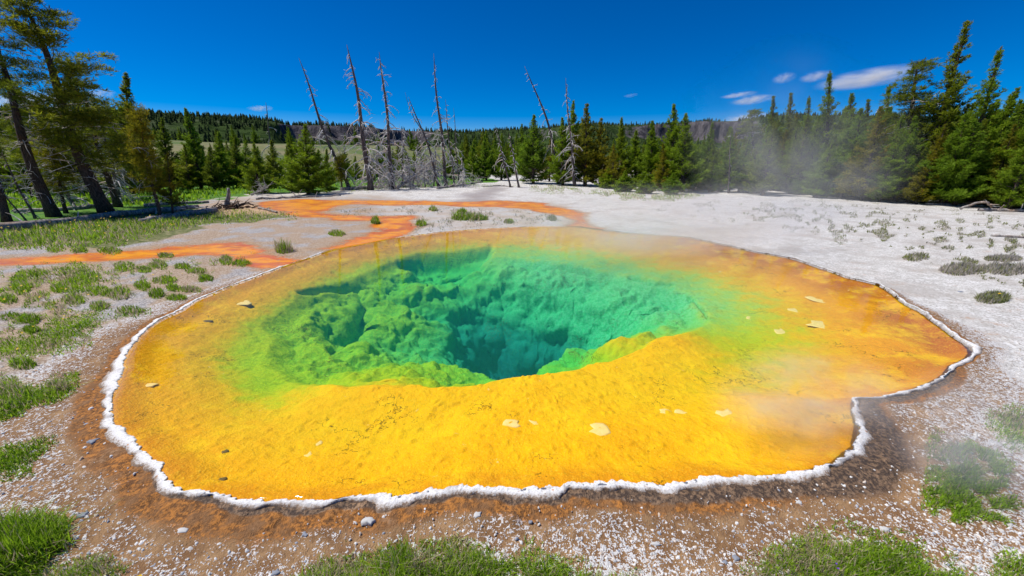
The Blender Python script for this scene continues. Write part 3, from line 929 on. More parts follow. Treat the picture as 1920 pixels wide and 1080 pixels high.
def curve_pts(p0, d0, L, n, curl, jitter=0.0, rng=RNG):
    """a limb: n points from p0 along d0, its heading bent by curl (a vector) per unit of length"""
    p = np.array(p0, float); d = np.array(d0, float); d /= np.linalg.norm(d)
    out = [p.copy()]
    st = L / (n - 1)
    for i in range(n - 1):
        d = d + np.array(curl) * (1.0 / (n - 1)) + jitter * rng.normal(size=3)
        d /= np.linalg.norm(d)
        p = p + d * st
        out.append(p.copy())
    return np.array(out)

# ------------------------------------------------------------------ plants: prototypes (trunk mesh, crown mesh, height)
def proto_young(seed, h=6.0, spread=0.27, low=0.05, wind=0.0, mat=None, dens=1.0, top_thin=1.0):
    rng = np.random.default_rng(seed)
    mb = MB()
    path = np.array([[0.05 * h * 0.15 * math.sin(3 * t + seed) * t, 0.04 * h * 0.15 * math.cos(2 * t + seed) * t, t * h] for t in np.linspace(0, 1, 9)])
    mb.tube(path, np.linspace(0.018 * h, 0.003 * h, 9), 6)
    P, D, T, S = [], [], [], []
    z = low * h
    while z < h * 0.985:
        q = z / h
        nb = int(rng.integers(4, 7))
        for _ in range(nb):
            az = rng.random() * 6.283
            L = spread * h * ((1 - q) ** (1.0 * top_thin)) * (0.45 + 0.75 * rng.random() ** 0.8) + 0.012 * h
            if q < 0.12: L *= 0.75
            el = math.radians(8 + 50 * q + rng.normal() * 10)
            d = np.array([math.cos(az) * math.cos(el) + wind * 0.5, math.sin(az) * math.cos(el), math.sin(el)])
            c = np.array([np.interp(z, path[:, 2], path[:, 0]), np.interp(z, path[:, 2], path[:, 1]), z])
            pts = curve_pts(c, d, L, 6, (wind * 0.4, 0, 0.55), 0.05, rng)
            mb.tube(pts[:5], np.linspace(0.006 * h * (1 - q) + 0.006, 0.004, 5), 3, cap=False)
            k = max(3, int(L / 0.12 * dens))
            for i in range(k):
                u = 0.25 + 0.75 * (i + rng.random()) / k
                b = np.array([np.interp(u, np.linspace(0, 1, 6), pts[:, a]) for a in range(3)])
                tang = pts[min(5, int(u * 5) + 1)] - pts[int(min(4, u * 5))]
                tang /= np.linalg.norm(tang) + 1e-9
                sidev = np.cross(tang, (0, 0, 1.0)); sidev /= np.linalg.norm(sidev) + 1e-9
                for sgn in (-1, 0, 1):
                    off = sgn * ((0.05 + 0.05 * rng.random()) * (1.1 - q) + 0.20 * (1 - u) * L * rng.random())
                    P.append(b + sidev * off + np.array([0, 0, 0.05 * rng.normal()]))
                    D.append(tang * 0.7 + sidev * sgn * 0.5 + np.array([0, 0, 0.55]))
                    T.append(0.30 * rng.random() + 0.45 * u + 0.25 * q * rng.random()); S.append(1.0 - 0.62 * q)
        z += h * 0.034 * (0.7 + 0.6 * rng.random()) / max(dens, 0.6) ** 0.5
    # leader
    for i in range(10):
        P.append(path[-1] - np.array([0, 0, 0.035 * h * rng.random()])); D.append(np.array([0.3 * rng.normal(), 0.3 * rng.normal(), 1.0])); T.append(0.6 + 0.3 * rng.random()); S.append(0.34)
    P, D, T = np.array(P), np.array(D), np.clip(np.array(T) + (np.random.default_rng(seed + 5).random(len(T)) < 0.012) * 1.0, 0, 1)
    tr = mb.mesh('trunk', BARK)
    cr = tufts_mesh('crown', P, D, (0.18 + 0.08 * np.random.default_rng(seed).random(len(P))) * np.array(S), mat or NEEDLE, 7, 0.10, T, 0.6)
    return tr, cr, h

def proto_open(seed, h=11.0, bare=0.35, spread=0.20, wind=(0.25, 0, 0), mat=None, bend=0.0, pads=1.0, thick=1.0, deadlow=44):
    """an old open pine: bare lower trunk, dead snags, foliage in loose pads at branch ends"""
    rng = np.random.default_rng(seed)
    mb = MB()
    t = np.linspace(0, 1, 13)
    path = np.stack([bend * h * np.sin(t * 2.2) * t + 0.01 * h * np.sin(t * 7 + seed), 0.012 * h * np.sin(t * 5 + seed * 2), t * h], 1)
    rad = thick * 0.021 * h * (1 - t) ** 0.8 + 0.012
    rad[0] *= 1.3
    mb.tube(path, rad, 8)
    def on(z):
        return np.array([np.interp(z, path[:, 2], path[:, 0]), np.interp(z, path[:, 2], path[:, 1]), z])
    db = MB()
    for i in range(deadlow):                       # dead lower branches
        z = h * (0.10 + (bare + 0.28) * rng.random())
        az = rng.random() * 6.283
        pts = curve_pts(on(z), (math.cos(az), math.sin(az), 0.25 * rng.normal()), 0.06 * h + 0.10 * h * rng.random(), 7, (0, 0, -0.5 * rng.random() + 0.2 * rng.normal()), 0.12, rng)
        db.tube(pts, np.linspace(0.026, 0.010, 7), 4, a=1.0, cap=False)
        for _ in range(3):
            k = int(rng.integers(2, 6))
            tw = curve_pts(pts[k], rng.normal(size=3), 0.3 + 0.4 * rng.random(), 4, (0, 0, -0.6), 0.15, rng)
            db.tube(tw, np.linspace(0.014, 0.007, 4), 3, a=1.0, cap=False)
    P, D, T = [], [], []
    z = bare * h
    while z < h * 0.99:
        q = (z / h - bare) / (1 - bare)
        for _ in range(int(rng.integers(2, 4))):
            az = rng.random() * 6.283
            L = spread * h * (0.35 + 0.9 * rng.random()) * (1 - 0.72 * q)
            el = math.radians(-12 + 55 * q + 14 * rng.normal())
            d = np.array([math.cos(az) * math.cos(el), math.sin(az) * math.cos(el), math.sin(el)]) + np.array(wind)
            pts = curve_pts(on(z), d, L, 8, (wind[0] * 0.5, 0, 0.45), 0.10, rng)
            mb.tube(pts, np.linspace(0.022 * (1 - 0.5 * q), 0.006, 8), 4, cap=False)
            npad = max(1, int(L / 0.42 * pads))
            for kk in range(npad):
                u = 0.36 + 0.64 * (kk + rng.random()) / npad
                c = np.array([np.interp(u, np.linspace(0, 1, 8), pts[:, a]) for a in range(3)]) + rng.normal(size=3) * 0.12
                m = int(rng.integers(13, 22))
                R = 0.13 + 0.12 * rng.random()
                pp = c + rng.normal(size=(m, 3)) * np.array([R, R, R * 0.42])
                P.append(pp)
                D.append((pp - c) * 1.6 + d * 0.3 + np.array([0, 0, 0.35]))
                T.append(np.clip(0.25 + 0.5 * rng.random(m) + 0.9 * (pp[:, 2] - c[2]), 0, 0.95))  # tint rises towards each pad's top: sunlit tips painted into the colour
        z += h * 0.026 * (0.6 + 0.8 * rng.random())
    P, D, T = np.vstack(P), np.vstack(D), np.concatenate(T)
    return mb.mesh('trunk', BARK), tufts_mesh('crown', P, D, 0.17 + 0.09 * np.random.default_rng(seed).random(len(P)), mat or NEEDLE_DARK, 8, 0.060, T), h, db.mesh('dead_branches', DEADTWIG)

YOUNG = [proto_young(s, spread=sp, wind=w, dens=1.0) for s, sp, w in ((1, 0.27, 0), (2, 0.30, 0.05), (3, 0.23, 0.05), (4, 0.34, 0.0), (5, 0.25, 0.12))]
YELLOW = [proto_young(6, spread=0.27, mat=NEEDLE_YELLOW, dens=0.8), proto_young(7, spread=0.32, mat=NEEDLE_YELLOW, dens=0.6, low=0.18)]
SHRUB = [proto_young(8, h=2.2, spread=0.48, dens=1.3, low=0.02)]
DARK = [proto_young(9, spread=0.24, mat=NEEDLE_DARK), proto_young(10, spread=0.28, mat=NEEDLE_DARK, dens=0.9)]
WINDY = [proto_young(11, h=8.0, spread=0.22, wind=0.45, mat=NEEDLE_DARK, dens=1.0, low=0.2, top_thin=0.95), proto_young(12, h=8.0, spread=0.20, wind=0.35, dens=0.9, low=0.1, top_thin=1.0)]
OPEN = [proto_open(21, spread=0.25, bare=0.22), proto_open(22, bare=0.45, spread=0.17, bend=0.02), proto_open(23, bare=0.3, spread=0.17, mat=NEEDLE_YELLOW, h=7.0, thick=0.8, pads=1.2, deadlow=16),
        proto_open(24, bare=0.62, spread=0.20, thick=1.25, bend=-0.02, deadlow=54), proto_open(25, bare=0.35, spread=0.15, wind=(0.35, 0, 0.1), h=9.0, pads=1.2)]

def plant(name, proto, base, top, label, cat='tree', group=None, rot=None, width=1.0):
    tr, cr, h = proto[:3]
    base = np.array(base, float); top = np.array(top, float)
    ax = Vector(top - base); L = ax.length
    e = empty(name, base)
    q = ax.to_track_quat('Z', 'Y')
    e.rotation_mode = 'QUATERNION'
    from mathutils import Quaternion
    e.rotation_quaternion = Quaternion((0, 0, 1), 0) @ q @ Quaternion((0, 0, 1), rot if rot is not None else random.random() * 6.28)
    k = L / h
    e.scale = (k * width, k * width, k)
    link('trunk', tr, e); link('crown', cr, e)
    if len(proto) > 3:
        tag(link('dead_branches', proto[3], e), kind='stuff')
    tag(e, label, cat, group)
    return e

def stand(bx, by, tx, ty, r=None):
    """base and top of a tree from where its foot and tip are seen"""
    if r is None:
        b = at(bx, by, 0.0)
        r = math.hypot(b[0], b[1])
    else:
        b = at_dist(bx, 330, r)
    b[2] = gz1(b[0], b[1]) - 0.04
    t = at_dist(tx, ty, r)
    # take most of the apparent lean back to vertical
    return b, t

G_LEFT = 'old pines of the wood beside the grassy left bank'
G_MID = 'young pines behind the runoff channels'
G_RIGHT = 'pines of the steamy wood beyond the white flat'
G_SLOPE = 'scattered pines on the grassy slope under the ridge'

# ---- left wood: explicit trees (foot, tip, prototype, label)
LEFT = [
    ((100, 406), (-45, 30), OPEN[3], 'thick bare-trunked pine leaning out of the picture beside the long fallen log', None, 1.0),
    ((200, 398), (22, -30), OPEN[0], 'tallest open pine, dark trunk leaning over the fallen log at the left bank', None, 1.35),
    ((124, 400), (88, 235), OPEN[2], 'short open pine with yellow-green tufts between the two leaning trunks', None, 1.1),
    ((222, 388), (150, 150), OPEN[1], 'slim ragged pine just behind the tallest open pine', None, 1.2),
    ((238, 372), (236, 138), DARK[0], 'dark pointed pine rising above the open pines, against the sky', 34.0, 1.2),
    ((298, 408), (258, 205), OPEN[2], 'thin yellowish pine with a crooked dark stem at the wood edge', None, 0.9),
    ((324, 404), (312, 285), YELLOW[1], 'small rusty-yellow pine beside the thin crooked pine', None, 1.0),
    ((12, 414), (-75, 150), OPEN[1], 'dark trunk at the picture edge on the grassy left bank', None, 1.2),
    ((60, 390), (15, 150), OPEN[4], 'spindly pine behind the thick bare-trunked pine', 31.0, 1.2),
    ((165, 385), (130, 120), OPEN[4], 'feathery pine between the tallest open pine and the dark pointed pine', 30.0, 1.2),
]
for (f, tp, pr, lb, r, w) in LEFT:
    b, t = stand(f[0], f[1], tp[0], tp[1], r)
    plant('pine_tree', pr, b, t, lb, 'tree', G_LEFT, None, w)
for i in range(16):                                     # the wood's shaded interior
    px = -60 + 26 * i + random.uniform(-10, 10)
    r = random.uniform(36, 46)
    b, t = stand(px, 0, px - (960 - px) * 0.03 - random.uniform(0, 8), random.uniform(225, 285) + (20 if px > 250 else 0), r)
    plant('pine_tree', random.choice(DARK + [YOUNG[2]]), b, t, 'dark pine deep in the wood behind the open left trees', 'tree', G_LEFT, None, 1.25)

# ---- young pines in the middle
MID = [
    (315, 376, 304, 222, DARK[0], 'dark pine at the wood end, standing before the grassy slope', 38),
    (372, 352, 349, 205, YOUNG[2], 'tallest pine of the clump on the green meadow, with a ragged dark tip', 37),
    (350, 352, 345, 270, DARK[1], 'short dark pine under the ragged-tipped pine on the meadow', 36),
    (412, 352, 410, 246, YOUNG[0], 'full dark-green pine in the middle of the meadow clump', 36),
    (440, 352, 440, 256, DARK[0], 'dark pine at the far side of the meadow clump', 37),
    (395, 354, 392, 275, DARK[1], 'low shaded pine tucked between the meadow clump trees', 35),
    (484, 362, 478, 268, YOUNG[1], 'light green pine beside the bleached branches and the small curved snag', None),
    (512, 350, 508, 262, DARK[1], 'dark pine behind the small curved snag', 34),
    (578, 364, 573, 234, YOUNG[3], 'broad bright-green pine in front of the leaning snag', None),
    (548, 360, 545, 288, YOUNG[0], 'small bright pine on the inner flank of the broad bright-green pine', None),
    (612, 360, 612, 280, YOUNG[2], 'small pine at the foot of the leaning snag', None),
    (640, 357, 640, 292, OPEN[2], 'thin young pine with a visible stem beside the tallest snag', None),
    (692, 344, 690, 272, DARK[1], 'dark green pine behind the tallest snag', 40),
    (735, 342, 735, 278, YOUNG[1], 'green pine behind the tangle of bleached twigs', 42),
    (776, 342, 776, 284, YOUNG[0], 'rounded green pine between the twiggy snag and the forked snag', 42),
    (808, 342, 812, 290, YOUNG[3], 'low green pine behind the forked snag', 41),
    (845, 340, 846, 278, YOUNG[1], 'green pine behind the straight tall snag', 44),
    (888, 338, 887, 262, YOUNG[1], 'outermost pine of the trio beside the grey runoff', None),
    (912, 338, 908, 252, YOUNG[0], 'tallest pine of the trio beside the grey runoff', None),
    (940, 338, 941, 252, YOUNG[2], 'pine of the trio standing behind the two broken snags', None),
    (1000, 344, 1000, 216, YOUNG[3], 'stout dense pine between the broken snags and the curved snag', None),
    (1030, 340, 1032, 262, YELLOW[0], 'small yellowish pine behind the curved snag', None),
    (1056, 340, 1055, 222, YOUNG[2], 'green pine between the curved snag and the straight pale snag', 33),
    (1078, 338, 1076, 190, YOUNG[4], 'slim tall pine directly behind the straight pale snag', 34),
    (1098, 344, 1100, 195, YELLOW[0], 'open yellow-green pine with tiered branches beside the straight pale snag', 33),
    (1126, 348, 1127, 222, YELLOW[0], 'yellow-green pine beside the tiered pine', None),
    (1166, 348, 1165, 222, YOUNG[2], 'dark pointed pine in the middle of the pine row', None),
    (1150, 352, 1150, 270, YELLOW[1], 'low yellowish pine in front of the dark pointed pine', None),
    (1192, 346, 1191, 244, YOUNG[1], 'bright green pine in the middle of the pine row', None),
    (1222, 350, 1222, 226, YOUNG[0], 'pine with a sharp tip beside the tall twin-topped pine', None),
    (1258, 352, 1264, 196, YOUNG[3], 'tall twin-topped pine, front stem, at the end of the pine row', None),
    (1284, 350, 1286, 212, YOUNG[0], 'tall twin-topped pine, back stem, at the end of the pine row', 29),
    (1243, 356, 1243, 270, YELLOW[0], 'short yellow-green pine under the twin-topped pine', None),
    (1300, 356, 1300, 290, YOUNG[3], 'short pine at the edge of the steam', None),
]
for (bx, by, tx, ty, pr, lb, r) in MID:
    b, t = stand(bx, by, tx, ty, r)
    plant('pine_tree', pr, b, t, lb, 'tree', G_MID, None, 1.25 + 0.4 * random.random())
for (px, py, ty, lb) in ((1172, 357, 322, 'low spreading pine shrub at the foot of the pine row'), (1212, 360, 330, 'small pine shrub under the sharp-tipped pine'),
                         (1140, 352, 318, 'little yellowish pine shrub near the pale snag'), (1262, 362, 326, 'wispy pine shrub before the twin-topped pine')):
    b, t = stand(px, py, px, ty)
    plant('pine_shrub', SHRUB[0], b, t, lb, 'shrub', G_MID, None, 1.5)

# ---- the steamy wood on the right: front trees, then the crowd behind them
RIGHT = [
    (1340, 352, 1338, 268, YOUNG[1], 'young pine half hidden by steam at the edge of the wood', None),
    (1372, 350, 1372, 240, YOUNG[2], 'slender pine behind the thickest steam', 30),
    (1413, 350, 1413, 206, OPEN[4], 'sparse-topped pine at the wood edge beside the cliffs', 36),
    (1448, 350, 1449, 180, WINDY[0], 'dark wind-combed pine, first of the pair above the steam', 38),
    (1478, 350, 1482, 174, WINDY[0], 'dark wind-combed pine, second of the pair above the steam', 38),
    (1515, 350, 1517, 180, WINDY[1], 'narrow pine next to the tall knobbly pine', 36),
    (1552, 352, 1556, 133, WINDY[1], 'tall knobbly pine rising above the steam into the cloud', 34),
    (1590, 352, 1597, 176, YOUNG[4], 'pine with splayed top branches beside the tall knobbly pine', 34),
    (1622, 352, 1627, 186, WINDY[0], 'dark round-topped pine under the big cloud', 36),
    (1655, 352, 1668, 158, WINDY[1], 'slim pine leaning away beside the big cloud', 33),
    (1690, 355, 1728, 114, OPEN[4], 'see-through leaning pine before the tallest pine', 31),
    (1735, 355, 1812, 40, WINDY[0], 'tallest pine of the wood, dark and leaning', 31),
    (1815, 365, 1877, 88, WINDY[1], 'tall pine with upswept twigs at the corner of the wood', 30),
    (1850, 360, 1910, 166, YOUNG[4], 'dark pine behind the corner of the wood', 34),
    (1522, 362, 1523, 278, YOUNG[3], 'pale small pine standing forward in the steam', None),
    (1475, 352, 1475, 262, YOUNG[1], 'mid-green pine veiled by steam', None),
    (1430, 350, 1430, 258, YOUNG[0], 'bushy pine veiled by steam near the wood edge', None),
    (1605, 356, 1606, 232, YOUNG[3], 'broad pine behind the uprooted stump', None),
    (1700, 360, 1712, 222, YOUNG[3], 'bright yellow-green pine beside the grey leaning snag', None),
    (1752, 362, 1768, 232, YOUNG[0], 'bushy pine between the grey snag and the little front pine', None),
    (1786, 368, 1802, 236, YOUNG[3], 'little front pine with a bare stem on the pale flat', None),
    (1838, 366, 1862, 200, YOUNG[3], 'wide bright pine behind the driftwood arch', None),
    (1898, 388, 1950, 190, YOUNG[3], 'dense dark-green pine at the picture edge behind the driftwood', None),
    (1960, 392, 2030, 180, YOUNG[0], 'pine cut by the picture edge near the driftwood', None),
]
for (bx, by, tx, ty, pr, lb, r) in RIGHT:
    b, t = stand(bx, by, tx, ty, r)
    plant('pine_tree', pr, b, t, lb, 'tree', G_RIGHT, 0.0 if pr in WINDY or pr is OPEN[4] else None, 1.4 if pr not in WINDY else 1.3)
SHORT = ['young pine half hidden by steam', 'slender pine behind the thickest steam', 'sparse-topped pine beside the cliffs', 'first wind-combed pine', 'second wind-combed pine', 'narrow pine', 'tall knobbly pine',
         'splay-topped pine', 'dark round-topped pine', 'slim pine leaning away', 'see-through leaning pine', 'tallest pine of the wood', 'tall upswept pine', 'dark corner pine', 'pale small forward pine', 'mid-green veiled pine',
         'bushy veiled pine', 'broad pine at the uprooted stump', 'bright pine beside the grey leaning snag', 'bushy pine beside the little front pine', 'little front pine', 'wide bright pine at the driftwood arch',
         'dense pine at the picture edge', 'pine cut by the picture edge']
sky_line = ([1310, 1360, 1410, 1480, 1560, 1640, 1720, 1800, 1860, 1920, 2050], [262, 250, 226, 208, 200, 196, 196, 192, 176, 170, 160])
for i in range(78):
    px = 1310 + 9.4 * i + random.uniform(-8, 8)
    row = random.random()
    r = 28.5 + 14 * row + (px - 1310) * -0.004
    topy = np.interp(px, *sky_line) + random.uniform(2, 70) * (1.15 - row)
    b, t = stand(px, 0, px + (px - 960) * 0.035, topy, r)
    nb = SHORT[min(range(len(RIGHT)), key=lambda q: abs(RIGHT[q][2] - (px + (px - 960) * 0.035)))]
    plant('pine_tree', random.choice(YOUNG + [YOUNG[3], YOUNG[0], DARK[1], YELLOW[0]]), b, t, 'pine packed in the wood behind the ' + nb, 'tree', G_RIGHT, None, 1.15 + 0.3 * random.random())
for (px, py, ty, lb) in ((1562, 366, 322, 'feathery pine shrub in front of the uprooted stump'), (1495, 362, 330, 'faint pine shrub at the steamy wood edge'),
                         (1405, 356, 325, 'low pine shrub in the steam'), (1735, 366, 320, 'small pine shrub behind the fallen poles'),
                         (1865, 376, 330, 'low bushy pine shrub under the wide bright pine'), (1660, 362, 325, 'pine shrub at the foot of the grey leaning snag')):
    b, t = stand(px, py, px, ty)
    plant('pine_shrub', SHRUB[0], b, t, lb, 'shrub', G_RIGHT, None, 1.3)

# ---- pines scattered on the slope below the ridge
for i in range(30):
    px = random.uniform(250, 900)
    r = random.choice([random.uniform(62, 95), random.uniform(95, 170), random.uniform(110, 170)])
    b = at_dist(px, 300, r); b[2] = gz1(b[0], b[1]) - 0.1
    h = random.uniform(2.5, 6.0)
    plant('pine_tree', random.choice(YOUNG + DARK), b, b + np.array([0, 0, h]), 'small pine dotted on the grassy slope below the wooded ridge', 'tree', G_SLOPE, None, 1.2)
for i in range(60):
    px = random.uniform(870, 1420)
    r = random.uniform(60, 130)
    b = at_dist(px, 300, r); b[2] = gz1(b[0], b[1]) - 0.1
    plant('pine_tree', random.choice(YOUNG + DARK), b, b + np.array([0, 0, random.uniform(4, 8)]), 'far pine seen through gaps behind the pine row', 'tree', 'pines of the flat behind the pine row', None, 1.2)

for i in range(34):
    px = random.uniform(290, 880)
    r = random.uniform(44, 62)
    b, t = stand(px, 0, px, random.uniform(262, 300), r)
    plant('pine_tree', random.choice(YOUNG + [YOUNG[3], YOUNG[1], DARK[1]]), b, t, 'mid-sized pine in the loose band at the foot of the grassy slope', 'tree', G_SLOPE, None, 1.3 + 0.4 * random.random())

# ------------------------------------------------------------------ dead trees
def dead_tree(seed, base, top, label, bow=0.0, nbr=46, blen=0.16, droop=1.0, thick=1.0, low=0.08, fork=False, hi=0.96):
    rng = np.random.default_rng(seed)
    base = np.array(base, float); top = np.array(top, float)
    rel = top - base
    H = np.linalg.norm(rel)
    t = np.linspace(0, 1, 15)
    perp = np.array([rel[2], 0, -rel[0]]); perp /= np.linalg.norm(perp)
    path = rel[None, :] * t[:, None] + perp[None, :] * (bow * H * np.sin(t * math.pi))[:, None]
    path = path + np.stack([0.006 * H * np.sin(t * 9 + seed), 0.006 * H * np.cos(t * 7 + seed), 0 * t], 1) * (t > 0)[:, None]
    rad = thick * (0.0145 * H * (1 - t) ** 0.75 + 0.010)
    rad[0] *= 1.35
    e = empty('dead_tree', base)
    tb = MB(); tb.tube(path, rad, 8)
    if fork:
        k = 9
        f2 = curve_pts(path[k], (path[k + 1] - path[k]) + perp * -0.35 * np.linalg.norm(path[k + 1] - path[k]), H * 0.42, 8, perp * 0.5, 0.03, rng)
        tb.tube(f2, np.linspace(rad[k] * 0.7, 0.008, 8), 6)
    link('trunk', tb.mesh('trunk', DEADBARK), e)
    mb = MB()
    for i in range(nbr):
        u = low + (hi - low) * (i + rng.random()) / nbr
        u = low + (u - low) * (0.75 + 0.25 * u)
        c = np.array([np.interp(u, t, path[:, a]) for a in range(3)])
        az = rng.random() * 6.283
        env = (0.55 + 0.6 * math.sin(min(1, u * 1.5) * math.pi)) * (1 - u) ** 0.35
        L = 1.45 * H * blen * env * (0.3 + 0.9 * rng.random())
        L = max(L, 0.2)
        d = np.array([math.cos(az), math.sin(az), 0.35 * rng.normal() + 0.15])
        pts = curve_pts(c, d, L, 9, (0, 0, -droop * (0.7 + 1.3 * rng.random())), 0.10, rng)
        r0 = 0.020 + 0.014 * L
        mb.tube(pts, np.linspace(r0, 0.011, 9), 4, cap=False)
        for _ in range(int(2 + L * 3.2)):
            k = int(rng.integers(2, 9))
            td = (pts[k] - pts[k - 1]) / (np.linalg.norm(pts[k] - pts[k - 1]) + 1e-9) + 0.9 * rng.normal(size=3)
            tw = curve_pts(pts[k], td, L * (0.14 + 0.25 * rng.random()), 5, (0, 0, -droop * 1.1), 0.16, rng)
            mb.tube(tw, np.linspace(0.013, 0.008, 5), 3, cap=False)
    tag(link('branches', mb.mesh('branches', DEADTWIG), e), kind='stuff')
    return tag(e, label, 'dead tree', 'bleached snags by the runoff')

DEAD = [
    (527, 348, 497, 192, 'small snag with two curved arms in front of the meadow clump', None, dict(nbr=16, blen=0.26, bow=-0.02, hi=0.9)),
    (652, 352, 560, 108, 'leaning snag behind the broad bright-green pine', 30, dict(nbr=42, blen=0.13, bow=-0.02)),
    (695, 357, 652, 84, 'tallest snag, thick trunk with long drooping arms', None, dict(nbr=58, blen=0.18, thick=1.35, bow=0.01)),
    (738, 355, 713, 98, 'twiggy snag with a dense tangle of bleached branches', None, dict(nbr=84, blen=0.15, thick=1.1)),
    (822, 348, 766, 182, 'forked snag with two slender leaning tops', 32, dict(nbr=44, blen=0.22, fork=True, bow=0.03)),
    (836, 346, 812, 100, 'straight tall dark snag beside the forked snag', 33, dict(nbr=44, blen=0.10, low=0.2)),
    (851, 342, 834, 186, 'thin straight snag next to the tall dark snag', 34, dict(nbr=30, blen=0.14, thick=0.8)),
    (860, 340, 850, 202, 'thinnest grey snag by the pile of branches', 35, dict(nbr=26, blen=0.13, thick=0.7)),
    (957, 352, 928, 234, 'short leaning snag, first of the broken pair beside the trio of pines', None, dict(nbr=24, blen=0.16, low=0.3)),
    (973, 353, 955, 250, 'short broken snag with an orange-brown trunk', None, dict(nbr=18, blen=0.12, thick=1.3, low=0.35)),
    (1048, 344, 984, 124, 'curved snag bending over before the pine row', None, dict(nbr=44, blen=0.10, bow=0.05)),
    (1078, 349, 1060, 146, 'straight pale snag with short twigs before the slim tall pine', None, dict(nbr=70, blen=0.10)),
    (1652, 366, 1722, 236, 'grey dead pine leaning over the uprooted stump', None, dict(nbr=46, blen=0.22, droop=0.6)),
    (66, 409, 2, 288, 'pale slanting pole-like snag behind the long fallen log', None, dict(nbr=10, blen=0.10)),
    (48, 411, -30, 318, 'slender pale snag slanting at the picture edge', None, dict(nbr=6, blen=0.08, thick=0.8)),
    (118, 392, 40, 180, 'grey bare snag among the open left pines', 26, dict(nbr=60, blen=0.17)),
    (212, 390, 175, 190, 'twisted grey snag behind the slim ragged pine', 27, dict(nbr=60, blen=0.17)),
    (772, 350, 786, 258, 'little bent snag beneath the forked snag', 31, dict(nbr=34, blen=0.3, thick=0.9)),
    (1372, 345, 1370, 250, 'thin pale pole standing in the steamy wood edge', 29, dict(nbr=5, blen=0.05, thick=0.7)),
]
for k, (bx, tx, ty, r, lb) in enumerate(((708, 704, 268, 30, 'bare grey brush tree between the tallest snag and the twiggy snag'), (752, 756, 236, 31, 'dense grey brush tree just past the twiggy snag'),
        (768, 764, 285, 29, 'low grey brush tree under the little bent snag'), (796, 792, 262, 32, 'grey brush tree in the middle of the snag cluster'), (868, 866, 292, 31, 'low grey brush tree at the end of the snag cluster'),
        (728, 727, 290, 29, 'low grey brush tree at the foot of the twiggy snag'), (812, 820, 240, 33, 'thin grey brush tree before the straight dark snag'))):
    DEAD.append((bx, 350, tx, ty, lb, r, dict(nbr=54, blen=0.30, thick=0.75, droop=1.3)))
for i, (bx, by, tx, ty, lb, r, kw) in enumerate(DEAD):
    b, t = stand(bx, by, tx, ty, r)
    dead_tree(100 + i, b, t, lb, **kw)

# ------------------------------------------------------------------ fallen wood
def fallen(name, pts, r0, r1, label, cat, nbr=0, blen=0.5, up=0.5, seed=0, lift=0.0, sides=8, group='fallen wood'):
    """pts: places where the log is seen lying (px, py[, z])"""
    rng = np.random.default_rng(seed)
    w = []
    for p in pts:
        q = at(p[0], p[1], 0.0) if len(p) < 3 else at_dist(p[0], p[1], math.hypot(w[0][0], w[0][1]))
        if len(p) < 3:
            q[2] = gz1(q[0], q[1]) + r0 * 0.7 + lift
        w.append(q)
    w = np.array(w)
    s = np.linspace(0, 1, len(w)); u = np.linspace(0, 1, 14)
    path = np.stack([np.interp(u, s, w[:, a]) for a in range(3)], 1)
    L = np.linalg.norm(path[-1] - path[0])
    path[1:-1] += rng.normal(size=(12, 3)) * np.array([0.01, 0.01, 0.006]) * L
    o0 = path[0].copy()
    e = empty(name, o0)
    path = path - o0
    tb = MB(); tb.tube(path, np.linspace(r0, r1, 14), sides)
    link('trunk', tb.mesh('log', LOGWOOD), e)
    if nbr:
        mb = MB()
        for i in range(nbr):
            k = int(rng.integers(2, 13))
            d = rng.normal(size=3) * np.array([1, 1, 0.6]) + np.array([0, 0, up])
            p = curve_pts(path[k], d, blen * (0.4 + 0.9 * rng.random()), 7, (0, 0, -0.4), 0.16, rng)
            mb.tube(p, np.linspace(0.35 * r1 + 0.006, 0.004, 7), 4, cap=False)
            for _ in range(2):
                kk = int(rng.integers(2, 6))
                tw = curve_pts(p[kk], rng.normal(size=3), blen * 0.35, 4, (0, 0, -0.3), 0.2, rng)
                mb.tube(tw, np.linspace(0.008, 0.003, 4), 3, cap=False)
        tag(link('branches', mb.mesh('branches', DEADTWIG), e), kind='stuff')
    return tag(e, label, cat, group)

fallen('fallen_log', [(-60, 440), (60, 428), (160, 414), (290, 400), (372, 392)], 0.16, 0.09, 'long grey fallen log lying along the left bank', 'log', 10, 0.7, seed=1)
fallen('fallen_log', [(265, 418), (330, 406), (405, 396)], 0.10, 0.13, 'shorter dark log beside the brown root clump', 'log', 4, 0.4, seed=2)
fallen('fallen_log', [(30, 398), (130, 394), (230, 385)], 0.10, 0.07, 'pale log lying in the grass under the open pines', 'log', 12, 0.8, seed=3)
fallen('fallen_log', [(480, 374), (560, 371), (640, 368)], 0.06, 0.04, 'bleached thin log along the far edge of the orange pool', 'log', 14, 0.5, seed=4)
fallen('fallen_log', [(640, 358), (720, 352), (790, 348)], 0.15, 0.10, 'grey log lying behind the tallest snag', 'log', 16, 0.9, seed=5)
fallen('fallen_log', [(720, 340), (800, 340), (880, 342)], 0.12, 0.08, 'straight grey log crossing behind the forked snag', 'log', 6, 0.6, seed=6, lift=0.5)
fallen('fallen_log', [(820, 354), (860, 348), (905, 342)], 0.11, 0.06, 'dead top lying with its branches in a pile by the grey runoff', 'log', 46, 1.4, seed=7, up=0.8)
fallen('fallen_log', [(745, 356), (762, 340, 0.7), (790, 322, 1.6), (810, 300, 2.6)], 0.12, 0.04, 'crooked pale limb rising from the foot of the twiggy snag', 'log', 34, 1.3, seed=8)
fallen('fallen_log', [(905, 350), (940, 349), (962, 352)], 0.05, 0.03, 'dark curved stick on the white flat beside the broken snags', 'log', 0, seed=9)
